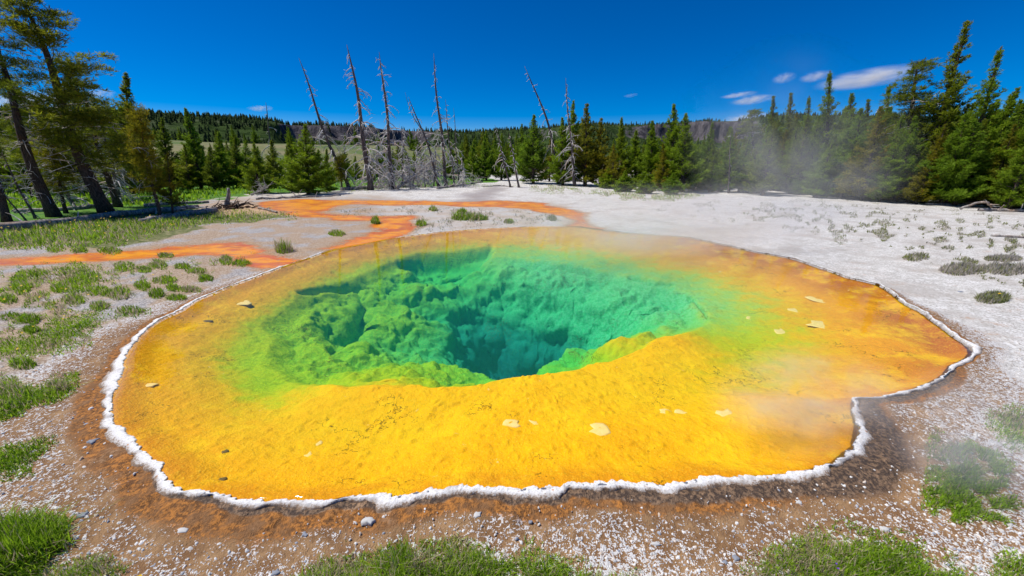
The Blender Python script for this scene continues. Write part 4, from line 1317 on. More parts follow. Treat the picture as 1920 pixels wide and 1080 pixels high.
fallen('fallen_log', [(1590, 360), (1640, 360), (1700, 358)], 0.08, 0.05, 'grey pole lying under the leaning dead pine', 'log', 16, 0.7, seed=10)
fallen('fallen_log', [(1735, 382), (1800, 384), (1850, 386)], 0.05, 0.035, 'thin grey pole lying on the pale flat before the driftwood', 'log', 0, seed=11)
fallen('driftwood_branch', [(1800, 392), (1830, 380, 0.42), (1852, 379, 0.45), (1862, 390)], 0.05, 0.035, 'arched silver driftwood branch on the white flat', 'driftwood', 4, 0.3, seed=12)
fallen('driftwood_branch', [(1835, 394), (1880, 394), (1920, 396), (1990, 398)], 0.07, 0.05, 'long silver driftwood log lying behind the arch at the picture edge', 'driftwood', 8, 0.45, seed=13)
fallen('fallen_log', [(1858, 443), (1890, 445), (1960, 448)], 0.035, 0.03, 'dark stick lying on the white flat near the picture edge', 'log', 0, seed=14)
fallen('fallen_log', [(1700, 376), (1770, 372), (1830, 374)], 0.06, 0.04, 'grey fallen pole at the foot of the little front pine', 'log', 10, 0.5, seed=15)
fallen('driftwood_branch', [(486, 392), (505, 396), (520, 401)], 0.06, 0.03, 'pale forked driftwood at the edge of the orange pool', 'driftwood', 8, 0.3, seed=16)
fallen('fallen_log', [(470, 366), (490, 358, 0.4), (500, 346, 0.9)], 0.06, 0.03, 'bleached branching snag lying beside the light green pine', 'log', 22, 0.9, seed=17)
fallen('fallen_log', [(270, 388), (330, 384), (392, 380)], 0.08, 0.06, 'pale log across the bright meadow behind the root clump', 'log', 8, 0.5, seed=18)

# uprooted stump, right; dark root clump, left
def root_clump(px, py, size, label, seed, mat, n=60, stub=None):
    rng = np.random.default_rng(seed)
    b = at(px, py, 0); b[2] = gz1(b[0], b[1])
    e = empty('root_clump', b)
    mb = MB()
    for i in range(n):
        a = rng.random() * 6.28
        p = curve_pts(rng.normal(size=3) * size * np.array([.5, .3, .05]) + np.array([0, 0, 0.05]), (math.cos(a), math.sin(a), 0.7 * rng.random()), size * (0.4 + 0.6 * rng.random()), 7, (0, 0, -0.9), 0.3, rng)
        mb.tube(p, np.linspace(0.03 * size + 0.006, 0.005, 7), 4, cap=False)
    tag(link('roots', mb.mesh('roots', mat), e), kind='stuff')
    if stub:
        tb = MB(); pts = curve_pts((-0.4 * size, 0, 0), (0.1, 0, 1), stub, 7, (0.3, 0, -0.3), 0.10, rng)
        tb.tube(pts, np.linspace(0.16 * size, 0.07 * size, 7), 8)
        link('stump', tb.mesh('stump', LOGWOOD), e)
    return tag(e, label, 'stump')
root_clump(438, 390, 0.75, 'dark brown root clump with an upright grey stub by the left bank', 5, BARK, 90, 0.9)
root_clump(1618, 360, 0.9, 'uprooted grey stump with splintered roots at the wood edge', 6, LOGWOOD, 40, 0.7)

# ------------------------------------------------------------------ grass, weeds, flowers
def mat_blades(name, lo, hi, dry):
    t = NT(name)
    r = t.attr('tint'); d = t.attr('dry')
    c = t.mix(r, lo, hi)
    c = t.mix(d, c, t.mix(r, (dry[0] * 0.6, dry[1] * 0.6, dry[2] * 0.6), dry))
    t.put(t.b.inputs['Base Color'], c)
    t.b.inputs['Roughness'].default_value = 0.55
    t.b.inputs['Specular IOR Level'].default_value = 0.25
    tr = t.new('ShaderNodeBsdfTranslucent'); t.put(tr.inputs['Color'], c)
    mx = t.new('ShaderNodeMixShader'); mx.inputs[0].default_value = 0.5
    t.l.new(t.b.outputs[0], mx.inputs[1]); t.l.new(tr.outputs[0], mx.inputs[2])
    t.l.new(mx.outputs[0], t.out.inputs['Surface'])
    return t.m
BLADE = mat_blades('grass_blades', (0.12, 0.23, 0.008), (0.40, 0.60, 0.030), (0.66, 0.54, 0.36))
WEED = mat_blades('weed_blades', (0.15, 0.18, 0.05), (0.36, 0.38, 0.13), (0.58, 0.52, 0.44))

def blades_mesh(name, pts, h, w, tint, dry, mat, lean=0.5, flop=None):
    n = len(pts)
    a = RNG.random(n) * 6.283
    ln = h * lean * np.abs(RNG.normal(size=n))
    if flop is not None:
        ln = ln + flop
    dx, dy = np.cos(a) * ln, np.sin(a) * ln
    sx, sy = -np.sin(a), np.cos(a)
    ww = w * (0.6 + 0.8 * RNG.random(n))
    def pt(k, zf, off):
        return np.stack([pts[:, 0] + dx * k + sx * off, pts[:, 1] + dy * k + sy * off, pts[:, 2] + h * zf], 1)
    hz = np.maximum(0.25, 1 - 0.35 * (ln / np.maximum(h, 1e-6)))
    v = np.stack([pt(0, -0.05, -ww), pt(0, -0.05, ww), pt(0.35, 0.55 * hz, -ww * 0.8), pt(0.35, 0.55 * hz, ww * 0.8), pt(1.0, hz, 0)], 1).reshape(-1, 3)
    b = np.arange(n)[:, None] * 5
    q = b + np.array([[0, 1, 3, 2]]); t3 = b + np.array([[2, 3, 4]])
    return new_mesh(name, v, [t3, q], mat, dict(tint=np.repeat(tint, 5), dry=np.repeat(dry, 5)), smooth=False)

def sample_poly(poly, n, rough=0.0, scale=0.02, seed=0, thr=None):
    """n pixels inside a polygon of the picture, ragged at its edge, put on the ground"""
    poly = np.array(poly, float)
    lo, hi = poly.min(0) - 12, poly.max(0) + 12
    out = np.zeros((0, 2))
    k = 0
    while len(out) < n and k < 60:
        c = lo + (hi - lo) * RNG.random((n * 2, 2))
        sd = poly_sd(c[:, 0], c[:, 1], poly)
        m = sd + rough * 1.5 * fbm(c[:, 0] * scale, c[:, 1] * scale, 3, seed) + 1.6 * rough * RNG.random(len(c)) ** 2 < rough * 0.45
        if thr is not None:
            m &= fbm(c[:, 0] * scale * 2, c[:, 1] * scale * 4, 3, seed + 31) > thr
        out = np.vstack([out, c[m]]); k += 1
    return out[:n]

def ground_pts(pix):
    d0, d1, d2 = (pix[:, 0] - 960) / FPX, None, None
    yc = (540 - pix[:, 1]) / FPX
    dy = CP + yc * SP; dz = -SP + yc * CP
    t = -CAM_H / dz
    x, y = d0 * t, dy * t
    return np.stack([x, y, gz(x, y)], 1)

def patch(name, poly, n, h, w, label, cat, dry=0.12, rough=22, seed=0, mat=None, kind=None, group=None, thr=None, scale=0.02, lean=0.9, dryclump=True, rel=True):
    pix = sample_poly(poly, n, rough, scale, seed, thr)
    p = ground_pts(pix)
    s = np.hypot(p[:, 0] - CX, p[:, 1] - CY) - edge_r(np.arctan2(p[:, 1] - CY, p[:, 0] - CX))
    p = p[s > 0.12]
    n = len(p)
    c = fbm(p[:, 0] * 3.1, p[:, 1] * 3.1, 3, seed + 7)
    dd = (RNG.random(n) < np.clip(dry + (0.9 * np.maximum(0, c) if dryclump else 0), 0, 0.95)).astype(float)
    psd = -poly_sd(pix[:, 0], pix[:, 1], np.array(poly, float))[s > 0.12]
    hh = h * (0.45 + 0.75 * RNG.random(n)) * np.clip(0.45 + 0.55 * psd / max(1.0, rough * 1.6), 0.35, 1.0) * (1 + 0.45 * fbm(p[:, 0] * 5, p[:, 1] * 5, 2, seed + 3))
    tint = np.clip(0.5 + 0.35 * RNG.normal(size=n) + 0.4 * fbm(p[:, 0] * 4, p[:, 1] * 4, 2, seed + 5), 0, 1)
    o0 = p.mean(0)
    me = blades_mesh(name, p - o0, hh, np.full(n, w), tint, dd, mat or BLADE, lean)
    o = link(name, me, None, o0)
    return tag(o, label, cat, group, kind)

patch('grass_patch', [(520,1140),(545,1080),(600,1052),(680,1028),(760,1010),(850,1008),(920,1026),(1000,1030),(1075,1048),(1120,1075),(1250,1085),(1350,1140)], 11000, 0.075, 0.0022,
      'long dry-tipped grass at the lower middle edge of the picture, before the orange bank', 'grass patch', dry=0.20, seed=1, thr=-0.22)
patch('grass_patch', [(1385,1120),(1415,1062),(1440,1020),(1500,982),(1560,972),(1640,990),(1720,1020),(1800,1056),(1850,1120)], 10500, 0.055, 0.0022,
      'bright green turf at the lower edge with straw and violet flowers in it', 'grass patch', dry=0.12, seed=2, thr=-0.25)
patch('grass_patch', [(1745,802),(1800,806),(1862,832),(1900,872),(1912,940),(1880,978),(1800,962),(1742,930),(1752,890),(1785,862),(1748,830)], 6000, 0.06, 0.0030,
      'leafy green patch veiled by steam on the white bank', 'grass patch', dry=0.10, seed=3, lean=0.9, thr=-0.15)
patch('grass_patch', [(1862,768),(1925,762),(1990,800),(1960,836),(1900,826)], 2200, 0.06, 0.0030, 'small green patch at the picture edge above the veiled leafy patch', 'grass patch', dry=0.1, seed=4, lean=0.7)
patch('grass_patch', [(1860,1060),(1900,1030),(1960,1050),(1960,1110),(1880,1110)], 1500, 0.05, 0.0026, 'scrap of dark green grass in the lower right corner', 'grass patch', dry=0.2, seed=5)
patch('grass_patch', [(-90,1010),(-40,962),(40,958),(120,975),(135,1010),(90,1040),(40,1075),(-40,1120),(-120,1100)], 4600, 0.15, 0.0030, 'tall dark tuft of grass in the lower left corner on the gravel', 'grass patch', dry=0.10, seed=6, lean=0.7)
patch('grass_patch', [(60,1080),(110,1048),(190,1040),(220,1062),(180,1100),(60,1120)], 1300, 0.07, 0.0022, 'thin straggly grass beside the tall dark tuft', 'grass patch', dry=0.35, seed=7, lean=0.9)
patch('grass_patch', [(-60,850),(0,835),(60,822),(96,824),(90,842),(40,868),(-60,885)], 2400, 0.07, 0.0030, 'dark green grass lobe at the picture edge beside the rusty bank', 'grass patch', dry=0.08, seed=8)
patch('grass_patch', [(-60,720),(0,705),(40,712),(90,722),(135,712),(120,730),(70,748),(20,770),(-60,790)], 3600, 0.11, 0.0040, 'thick dark grass clump with yellow flowers above the grass lobe', 'grass patch', dry=0.06, seed=9)
patch('grass_patch', [(-50,642),(40,632),(110,628),(160,634),(110,650),(50,656),(-50,668)], 2600, 0.09, 0.0040, 'long low grass strip between the thick clump and the gravel', 'grass patch', dry=0.06, seed=10)
patch('grass_patch', [(90,612),(150,590),(215,582),(280,572),(272,586),(200,602),(130,618)], 2200, 0.09, 0.0045, 'grass strip running up the gravel towards the pool shoulder', 'grass patch', dry=0.08, seed=11)
patch('grass_patch', [(90,528),(110,505),(160,498),(200,505),(190,522),(140,535)], 1500, 0.14, 0.007, 'round grass clump with yellow flowers in the middle of the gravel bank', 'grass patch', dry=0.10, seed=12)
patch('grass_patch', [(0,545),(20,520),(50,512),(60,540),(40,552)], 900, 0.16, 0.007, 'upright grass clump near the picture edge on the gravel bank', 'grass patch', dry=0.12, seed=13)

# tufts on the grey gravel
TUFTS = [(55,597,22,8),(58,616,16,7),(137,560,26,9),(185,571,18,8),(244,580,30,9),(222,549,24,11),(267,534,18,8),(293,549,16,8),(307,523,26,7),(326,538,14,6),(359,541,22,5),
         (367,506,22,6),(341,497,16,6),(422,486,12,9),(452,491,20,5),(233,497,22,9),(296,493,18,7),(270,503,14,6),(72,515,22,9),(104,466,18,7),(148,468,18,6),(330,556,20,5),
         (40,680,26,9),(108,722,22,8),(15,560,18,9),(205,470,24,6),(385,520,14,5),(190,545,20,8),(110,540,18,8),(310,478,16,4)]
for i, (cx, cyy, rx, ry) in enumerate(TUFTS):
    a = np.linspace(0, 6.283, 11)[:-1]
    poly = np.stack([cx + rx * np.cos(a), cyy + ry * np.sin(a)], 1)
    dist = at(cx, cyy)[1]
    patch('grass_tuft', poly, 320, 0.10, 0.0012 * dist ** 0.9, 'small green tuft on the grey gravel of the left bank', 'grass tuft', dry=0.15, rough=2, seed=200 + i, scale=0.08, group='grass tufts on the left gravel bank', lean=0.7)
SEDGE = [(532,468,16,5,0.30,'dark sedge tuft beside the red runoff at the pool edge'),(704,416,8,3,0.26,'olive sedge tuft standing in the orange runoff'),(790,420,10,3,0.22,'dull sedge tuft on the white spit near the runoff'),
         (880,410,36,4,0.28,'wide straw-green sedge patch on the white spit'),(866,397,9,2.5,0.25,'sedge tuft behind the wide sedge patch'),(812,394,8,2,0.25,'thin sedge tuft in the middle of the spit'),
         (632,438,16,3,0.16,'small sedge tuft beside the pale bank of the runoff'),(955,415,9,3,0.16,'tiny sedge tuft at the narrow end of the spit'),(1035,410,8,2.5,0.2,'pale weed tuft near the channel mouth'),
         (1862,556,34,10,0.10,'green tuft with a yellow flower on the white flat'),(1718,482,26,7,0.10,'dark flat weed mat on the white flat'),(1890,505,50,11,0.13,'grey dry weed bed beside the white flat edge'),
         (1800,505,40,9,0.12,'grey dry weed bed beyond the yellow-flowered tuft'),(1880,485,36,6,0.1,'olive weed mat above the grey weed beds')]
for i, (cx, cyy, rx, ry, h, lb) in enumerate(SEDGE):
    a = np.linspace(0, 6.283, 13)[:-1]
    poly = np.stack([cx + rx * np.cos(a), cyy + ry * np.sin(a)], 1)
    dist = at(cx, cyy)[1]
    drys = 0.75 if 'grey' in lb else 0.25
    patch('sedge_tuft', poly, 420 if rx < 30 else 1100, h, 0.0011 * dist ** 0.9, lb, 'sedge tuft', dry=drys, rough=1.5, seed=300 + i, scale=0.08, mat=WEED if drys > 0.5 or cx > 1000 else BLADE, lean=0.55)

# uncountable grass
patch('meadow_grass', [(-500,452),(0,458),(140,462),(260,450),(330,432),(400,420),(500,410),(552,406),(540,402),(470,400),(440,394),(340,402),(260,404),(140,410),(0,424),(-500,420)], 15000, 0.20, 0.011,
      'flowery yellow-green grass along the wood edge on the left bank', None, dry=0.22, rough=8, seed=14, kind='stuff', scale=0.03)
patch('meadow_grass', [(-300,400),(0,394),(140,388),(280,386),(350,378),(400,372),(450,366),(520,360),(640,352),(780,347),(900,341),(900,335),(600,337),(400,343),(200,350),(-300,356)], 12000, 0.26, 0.030,
      'bright green wet meadow behind the wood edge', None, dry=0.0, rough=3, seed=15, kind='stuff', scale=0.03, dryclump=False)
patch('dry_grass', [(640,362),(700,357),(780,354),(860,351),(960,350),(1010,358),(1100,362),(1180,372),(1260,378),(1330,366),(1300,358),(1200,360),(1100,352),(1020,348),(960,346),(860,346),(700,352)], 6000, 0.16, 0.012,
      'thin dry grass along the foot of the pine row', None, dry=0.35, rough=5, seed=16, kind='stuff', thr=-0.05, scale=0.03)
patch('sparse_weeds', [(1180,395),(1300,372),(1480,372),(1600,372),(1750,385),(1960,410),(1990,560),(1860,520),(1700,470),(1560,445),(1400,420)], 14000, 0.07, 0.0065,
      'grey-green weeds thinly scattered over the white flat', None, dry=0.35, rough=10, seed=17, kind='stuff', mat=WEED, thr=0.22, scale=0.035)
patch('sparse_weeds', [(560,412),(640,392),(760,386),(880,387),(980,394),(1060,404),(1060,414),(900,424),(800,432),(760,432),(790,410),(700,402)], 2600, 0.10, 0.007,
      'thin brown sedge scattered over the spit between the runoff arms', None, dry=0.5, rough=5, seed=18, kind='stuff', mat=WEED, thr=0.05, scale=0.05)
patch('sparse_weeds', [(-100,470),(0,500),(0,640),(40,610),(200,560),(420,500),(480,470),(400,480),(200,490),(-50,500)], 3600, 0.07, 0.005,
      'grass seedlings thinly scattered over the grey gravel', None, dry=0.3, rough=8, seed=19, kind='stuff', thr=0.12, scale=0.03)

def mat_plain(name, col, rough=0.7):
    t = NT(name)
    n = t.noise(30, 2, 0.5, t.obj())
    t.put(t.b.inputs['Base Color'], t.mix(n, tuple(c * 0.8 for c in col), tuple(min(1, c * 1.15) for c in col)))
    t.b.inputs['Roughness'].default_value = rough
    return t.m
PETAL = mat_plain('yellow_petals', (0.80, 0.52, 0.01))
VIOLET = mat_plain('violet_petals', (0.16, 0.05, 0.42))

def flowers_mesh(name, pts, size, mat):
    mb = MB()
    for p, s in zip(pts, size):
        a = np.linspace(0, 6.283, 7)[:-1] + random.random()
        tilt = RNG.normal(size=2) * 0.4
        ring = np.stack([np.cos(a) * s, np.sin(a) * s, s * (0.25 + tilt[0] * np.cos(a) + tilt[1] * np.sin(a))], 1)
        v = np.vstack([ring + p, [p - np.array([0, 0, s * 0.3])]])
        mb.add(v, [[i, (i + 1) % 6, 6] for i in range(6)])
    return mb.mesh(name, mat, False)
fp = sample_poly([(-20,440),(120,450),(260,440),(330,428),(400,416),(520,408),(540,404),(470,400),(400,404),(260,408),(0,430)], 110, 6, 0.03, 44)
fp = np.vstack([fp, sample_poly([(0,520),(0,720),(90,640),(260,560),(420,470),(300,470),(100,500)], 46, 8, 0.03, 45)])
fq = ground_pts(fp)
fq[:, 2] += 0.10 + 0.14 * RNG.random(len(fq)) * (fp[:, 1] < 460)
tag(link('yellow_flowers', flowers_mesh('yellow_flowers', fq, 0.0011 * np.hypot(fq[:, 0], fq[:, 1]) + 0.004 * RNG.random(len(fq)), PETAL)), 'tiny yellow flowers sprinkled over the left bank grass', kind='stuff')
def flower(px, py, h, size, mat, label, cat='flower'):
    g = at(px, py, h)
    e = empty('flower', (g[0], g[1], gz1(g[0], g[1])))
    st = MB(); st.tube([(0, 0, 0), (0.004, 0, h * 0.5), (0, 0.003, h)], [0.0018, 0.0015, 0.0012], 4)
    link('stem', st.mesh('stem', BLADE), e)
    mb = flowers_mesh('petals', np.array([[0, 0, h], [0.002, 0, h + size * 0.2]]), [size, size * 0.7], mat)
    link('petals', mb, e)
    tag(e, label, cat)
flower(238, 1079, 0.08, 0.020, PETAL, 'yellow flower at the lower edge of the picture beside the straggly grass')
flower(256, 1077, 0.085, 0.016, PETAL, 'smaller yellow flower next to the one at the lower edge')
flower(1571, 1049, 0.09, 0.006, VIOLET, 'upper violet flower in the bright green turf')
flower(1574, 1058, 0.08, 0.007, VIOLET, 'violet flower just below the upper one in the green turf')
flower(1528, 1077, 0.08, 0.008, VIOLET, 'violet flower at the lower edge in the green turf, nearer the orange bank')
flower(1577, 1078, 0.08, 0.006, VIOLET, 'violet flower at the lower edge in the middle of the turf')
flower(1876, 546, 0.14, 0.016, PETAL, 'yellow flower standing in the green tuft on the white flat')

# ------------------------------------------------------------------ stones, chips, flakes
def mat_stone(name, lo, hi, byattr=False):
    t = NT(name)
    n = t.noise(18, 3, 0.65, t.obj())
    c = t.mix(n, lo, hi)
    if byattr:
        c = t.ramp(t.attr('tint'), [(0.0, (0.22, 0.25, 0.32)), (0.10, (0.42, 0.43, 0.46)), (0.25, (0.52, 0.50, 0.47)), (0.85, (0.76, 0.75, 0.73)), (1.0, (0.50, 0.36, 0.24))])
    t.put(t.b.inputs['Base Color'], c)
    t.b.inputs['Roughness'].default_value = 0.85
    return t.m
CHIP = mat_stone('sinter_chips', (0.6, 0.6, 0.6), (0.8, 0.8, 0.8), True)
STONE_GREY = mat_stone('blue_grey_stone', (0.16, 0.18, 0.22), (0.34, 0.36, 0.40))
STONE_PALE = mat_stone('pale_sinter_stone', (0.42, 0.41, 0.39), (0.66, 0.65, 0.63))
FLAKE = mat_stone('peeled_mat_flake', (0.88, 0.56, 0.08), (0.95, 0.74, 0.34))
FLAKE_DARK = mat_stone('dark_mat_flake', (0.10, 0.07, 0.01), (0.20, 0.13, 0.02))

def build_chips():
    n = 25000
    pix = np.stack([RNG.uniform(-40, 1960, n), 1110 - 520 * RNG.random(n) ** 1.7], 1)
    p = ground_pts(pix)
    s = np.hypot(p[:, 0] - CX, p[:, 1] - CY) - edge_r(np.arctan2(p[:, 1] - CY, p[:, 0] - CX))
    dens = fbm(p[:, 0] * 1.7, p[:, 1] * 1.7, 3, 150) * 0.35 + fbm(p[:, 0] * 0.6, p[:, 1] * 0.6, 2, 151) * 0.3
    keep = (s > 0.10) & (RNG.random(n) < np.clip(0.05 + 0.75 * sstep(0.12, 0.62, s) + dens, 0.02, 1)) & (p[:, 0] < 6) & (p[:, 0] > -6)
    p = p[keep]; n = len(p)
    d = np.hypot(p[:, 0], p[:, 1])
    sz = (0.0028 + 0.0075 * RNG.random(n) ** 3.2) * (0.75 + 0.10 * d)
    a = RNG.random(n) * 6.283
    k = 5
    ang = np.arange(k) * 2 * math.pi / k
    rr = sz[:, None] * (0.6 + 0.7 * RNG.random((n, k))) * np.where(np.arange(k) % 2 == 0, 1.0, 0.85)
    ex = 1 + 0.7 * RNG.random(n)
    lx, ly = rr * np.cos(ang)[None, :] * ex[:, None], rr * np.sin(ang)[None, :]
    ca, sa = np.cos(a)[:, None], np.sin(a)[:, None]
    x, y = lx * ca - ly * sa, lx * sa + ly * ca
    tx, ty = RNG.normal(size=(n, 1)) * 0.25, RNG.normal(size=(n, 1)) * 0.25
    th = (sz * (0.25 + 0.5 * RNG.random(n)))[:, None]
    zt = th + x * tx + y * ty
    low = np.stack([p[:, 0:1] + x * 1.1, p[:, 1:2] + y * 1.1, p[:, 2:3] - 0.004 + 0 * x], -1)
    top = np.stack([p[:, 0:1] + x * 0.8, p[:, 1:2] + y * 0.8, p[:, 2:3] + zt], -1)
    cen = np.stack([p[:, 0], p[:, 1], p[:, 2] + th[:, 0] * 1.08], -1)[:, None, :]
    v = np.concatenate([low, top, cen], 1).reshape(-1, 3)
    m = 2 * k + 1
    b = np.arange(n)[:, None] * m; j = np.arange(k)[None, :]; j2 = (j + 1) % k
    q = np.stack([b + j, b + j2, b + k + j2, b + k + j], -1).reshape(-1, 4)
    tr = np.stack([b + k + j, b + k + j2, b + 2 * k + 0 * j], -1).reshape(-1, 3)
    me = new_mesh('sinter_gravel', v, [tr, q], CHIP, dict(tint=np.repeat(RNG.random(n), m)), smooth=False)
    tag(link('sinter_gravel', me), 'white and grey sinter chips strewn over the near bank', kind='stuff')
build_chips()

def slab(rng, rx, ry, th, k=11, dome=0.25):
    ang = np.arange(k) * 2 * math.pi / k
    r = 1 + 0.28 * rng.normal(size=k)
    r = np.clip(r, 0.5, 1.5)
    ring = np.stack([rx * r * np.cos(ang), ry * r * np.sin(ang)], 1)
    z1 = th * (0.75 + 0.3 * rng.random(k))
    v = np.vstack([np.column_stack([ring * 1.03, np.full(k, -th * 0.6)]), np.column_stack([ring, z1 * 0.75]), np.column_stack([ring * 0.78, z1]), [[0, 0, th * (1 + dome)]]])
    j = np.arange(k); j2 = (j + 1) % k
    q = np.vstack([np.stack([j, j2, k + j2, k + j], 1), np.stack([k + j, k + j2, 2 * k + j2, 2 * k + j], 1)])
    t = np.stack([2 * k + j, 2 * k + j2, np.full(k, 3 * k)], 1)
    return v, t, q

def stone(name, px, py, w, hgt, mat, label, cat, seed, bed=False, th=None):
    rng = np.random.default_rng(seed)
    if bed:
        z = -0.15
        for _ in range(4):
            g = at(px, py, z)
            z = float(bed_z(np.array([g[0]]), np.array([g[1]]))[0][0])
        g = at(px, py, z)
        g[2] -= 0.005
    else:
        g = at(px, py, 0); g[2] = gz1(g[0], g[1])
    d = math.sqrt(g[0] ** 2 + g[1] ** 2 + (CAM_H - g[2]) ** 2)
    rx = w * (0.5 if bed else 0.36) * d / FPX
    ry = rx * hgt
    v, t, q = slab(rng, rx, ry, th or rx * 0.45)
    me = new_mesh(name, v, [t, q], mat, smooth=False)
    o = link(name, me, None, g)
    return tag(o, label, cat)

STONES = [
    (172, 824, 16, 0.7, STONE_GREY, 'blue-grey stone on the rusty bank beside the pool shoulder'),
    (152, 958, 13, 0.7, STONE_GREY, 'small slate-grey stone on the gravel near the tall dark tuft'),
    (516, 1066, 16, 0.8, STONE_GREY, 'dark grey stone beside the lower middle grass'),
    (340, 990, 17, 0.6, STONE_PALE, 'pale flat stone on the white gravel under the pool curve'),
    (690, 973, 28, 0.5, STONE_PALE, 'large pale flake lying on the rusty bank above the long grass'),
    (893, 959, 17, 0.8, STONE_PALE, 'pale grey block on the orange bank at the picture middle'),
    (866, 966, 10, 0.7, STONE_PALE, 'little white stone next to the pale grey block'),
    (995, 973, 9, 0.8, STONE_GREY, 'grey pebble on the orange bank right of the pale block'),
    (570, 995, 12, 0.8, STONE_GREY, 'blue pebble pair stone on the rusty bank above the grass'),
    (1383, 1039, 15, 0.7, STONE_GREY, 'grey stone on the white gravel beside the bright turf'),
    (1500, 935, 12, 0.8, STONE_PALE, 'bright little stone on the dark wet bank below the bay'),
    (1362, 1046, 10, 0.7, STONE_GREY, 'second grey stone beside the bright turf'),
    (1230, 1012, 17, 0.5, STONE_PALE, 'white chip slab lying on the chip-strewn bank'),
    (1664, 985, 14, 0.6, STONE_PALE, 'white stone at the upper edge of the bright turf'),
    (105, 1003, 17, 0.5, STONE_PALE, 'pale angular stone beside the tall dark tuft'),
    (1802, 543, 7, 0.8, STONE_GREY, 'single grey stone on the white flat by the flowered tuft'),
]
for i, (px, py, w, hg, m, lb) in enumerate(STONES):
    stone('stone', px, py, w, hg, m, lb, 'stone', 400 + i)
FLAKES = [
    (455, 568, 24, 0.9, FLAKE, 'pale peeled flake under water near the pool left shoulder'),
    (960, 793, 27, 0.8, FLAKE, 'pale lifted flake under water below the throat lip'),
    (1246, 772, 22, 1.0, FLAKE, 'first of two pale patches under water on the near shelf'),
    (1278, 774, 24, 0.9, FLAKE, 'second of two pale patches under water on the near shelf'),
    (1362, 776, 30, 0.7, FLAKE, 'pale triangular flake under water at the end of a crack'),
    (1468, 622, 22, 1.2, FLAKE, 'pale flake under water in the orange bay, nearest the throat'),
    (1492, 582, 18, 1.0, FLAKE, 'small pale flake under water in the orange bay'),
    (1545, 611, 30, 0.9, FLAKE, 'large faint flake under water in the orange bay'),
    (1538, 562, 30, 0.9, FLAKE, 'faint flake under water towards the far side of the bay'),
    (1406, 596, 14, 0.9, FLAKE, 'tiny pale flake under water beside the green slope'),
    (802, 763, 22, 0.7, FLAKE, 'yellowish raised flake under water below the green lobe'),
    (830, 768, 18, 0.7, FLAKE, 'small pale flake next to the raised yellowish flake'),
    (577, 855, 14, 1.0, FLAKE, 'pale chip under water in the near yellow shelf'),
    (595, 832, 14, 1.0, FLAKE, 'upper pale chip of the pair in the near yellow shelf'),
    (1125, 805, 40, 0.8, FLAKE, 'broad pale patch under water in the middle of the near shelf'),
    (1003, 795, 24, 0.9, FLAKE, 'faint pale patch beside the lifted flake'),
    (421, 847, 9, 0.9, FLAKE_DARK, 'dark round spot under water on the near yellow shelf'),
    (415, 899, 14, 0.5, FLAKE_DARK, 'dark curled flake under water close to the near rim'),
    (275, 722, 26, 0.4, FLAKE, 'pale sliver under water near the left rim'),
    (385, 602, 20, 0.4, FLAKE_DARK, 'dark curled mat edge under water near the left shoulder'),
]
for i, (px, py, w, hg, m, lb) in enumerate(FLAKES):
    stone('sinter_flake', px, py, w, hg, m, lb, 'flake', 500 + i, bed=True, th=0.007 if m is FLAKE else 0.010)

# ------------------------------------------------------------------ steam and clouds: real volumes
def mat_vapour(name, dens, scale, lo, hi, stretch=(1, 1, 1), aniso=0.2, fall=1.0):
    t = NT(name)
    t.n.remove(t.b)
    o = t.obj()
    g = t.new('ShaderNodeVectorMath', operation='LENGTH'); t.l.new(o, g.inputs[0])
    f = t.step(g.outputs['Value'], 1.0, 1.0 - fall)
    mp = t.new('ShaderNodeVectorMath', operation='MULTIPLY'); t.l.new(o, mp.inputs[0]); mp.inputs[1].default_value = stretch
    n = t.noise(scale, 3, 0.6, mp.outputs[0], 0.6)
    d = t.math('MULTIPLY', t.math('MULTIPLY', f, t.step(n, lo, hi)), dens)
    v = t.new('ShaderNodeVolumeScatter')
    v.inputs['Color'].default_value = (1, 1, 1, 1)
    v.inputs['Anisotropy'].default_value = aniso
    t.put(v.inputs['Density'], d)
    t.l.new(v.outputs[0], t.out.inputs['Volume'])
    return t.m

def ball(name, mat):
    n, m = 24, 12
    th = np.arange(n) * 2 * math.pi / n; ph = np.linspace(0.02, math.pi - 0.02, m)
    v = np.stack([np.sin(ph)[:, None] * np.cos(th), np.sin(ph)[:, None] * np.sin(th), np.cos(ph)[:, None] + 0 * th], -1).reshape(-1, 3)
    v = np.vstack([v, [[0, 0, 1]], [[0, 0, -1]]])
    i = np.arange(m - 1)[:, None] * n; j = np.arange(n)[None, :]; j2 = (j + 1) % n
    q = np.stack([i + j, i + n + j, i + n + j2, i + j2], -1).reshape(-1, 4)
    k = np.arange(n); k2 = (k + 1) % n
    t = np.vstack([np.stack([np.full(n, m * n), k, k2], 1), np.stack([np.full(n, m * n + 1), (m - 1) * n + k2, (m - 1) * n + k], 1)])
    return new_mesh(name, v, [t, q], mat)

def vapour(name, loc, scl, mat, label, rotz=0.0, roty=0.0, cat=None, group=None, kind='stuff'):
    o = link(name, ball(name, mat), None, loc)
    o.scale = scl
    o.rotation_euler = (0, roty, rotz)
    return tag(o, label, cat, group, kind)

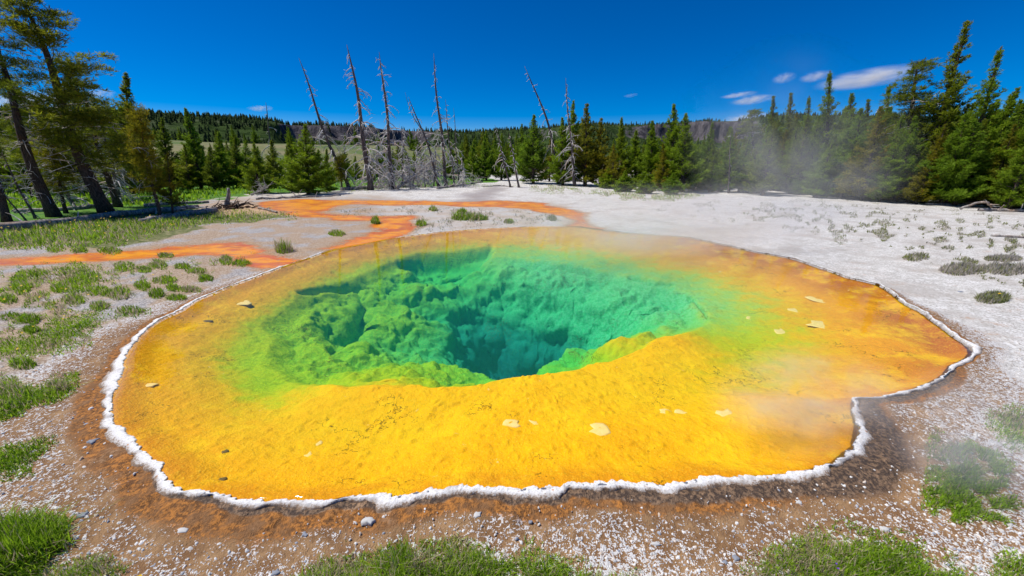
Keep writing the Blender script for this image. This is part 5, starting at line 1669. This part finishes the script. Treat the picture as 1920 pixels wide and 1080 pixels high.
c = at_dist(1500, 320, 21.0)
vapour('steam', (c[0], c[1], 1.6), (7.5, 4.0, 4.2), mat_vapour('steam_drift', 0.13, 1.5, 0.36, 0.72, (1, 1, 1.2)), 'drifting steam before the pine wood', 0.5, 0.35)
c = at(1270, 468)
vapour('steam', (c[0], c[1], 0.6), (5.4, 2.6, 1.1), mat_vapour('steam_over_pool', 1.1, 1.8, 0.36, 0.75), 'steam rising over the far side of the pool', 0.2)
c = at(1500, 800)
vapour('steam', (c[0], c[1], 0.28), (0.95, 0.6, 0.40), mat_vapour('steam_in_bay', 3.6, 1.8, 0.36, 0.75), 'thin steam over the near bay of the pool', 0.3)
c = at(1840, 900)
vapour('steam', (c[0] - 0.1, c[1], 0.35), (0.75, 0.55, 0.5), mat_vapour('steam_on_bank', 2.6, 1.7, 0.36, 0.75), 'wisp of steam over the leafy patch', 0.4)

CLOUDS = [(1628, 146, 78, 14, 'largest white cloud above the steamy wood'), (1530, 143, 26, 8, 'small grey cloud behind the tall knobbly pine'), (1470, 146, 19, 8, 'small round cloud left of the tall knobbly pine'),
          (1410, 187, 36, 7, 'flat cloud just above the wood edge'), (1384, 178, 30, 4, 'thin cloud streak above the flat cloud'), (488, 203, 22, 5, 'tiny cloud over the ridge beside the small curved snag'),
          (1182, 179, 14, 3, 'faint cloud scrap above the pine row'), (60, 190, 70, 16, 'white cloud behind the open left pines'), (1400, 222, 40, 9, 'low cloud behind the sparse-topped pine'),
          (185, 175, 26, 8, 'small cloud glimpsed beside the tallest open pine')]
for i, (px, py, w, hh, lb) in enumerate(CLOUDS):
    r = 2600.0
    p = at_dist(px, py, r)
    d = np.linalg.norm(p)
    az = math.atan2(p[0], p[1])
    k = d / FPX * math.cos(math.atan2(abs(px - 960), FPX))
    vapour('cloud', p, (w * k * 1.05, w * k * 0.45, hh * k * 1.25), mat_vapour('cloud_vapour', 0.035 if w > 15 else 0.012, 1.25, 0.40, 0.62, (1.0 + 0.13 * i, 1.4, 0.9), 0.0, 0.85), lb, -az, -0.06, 'cloud', 'fair-weather clouds', 'thing')
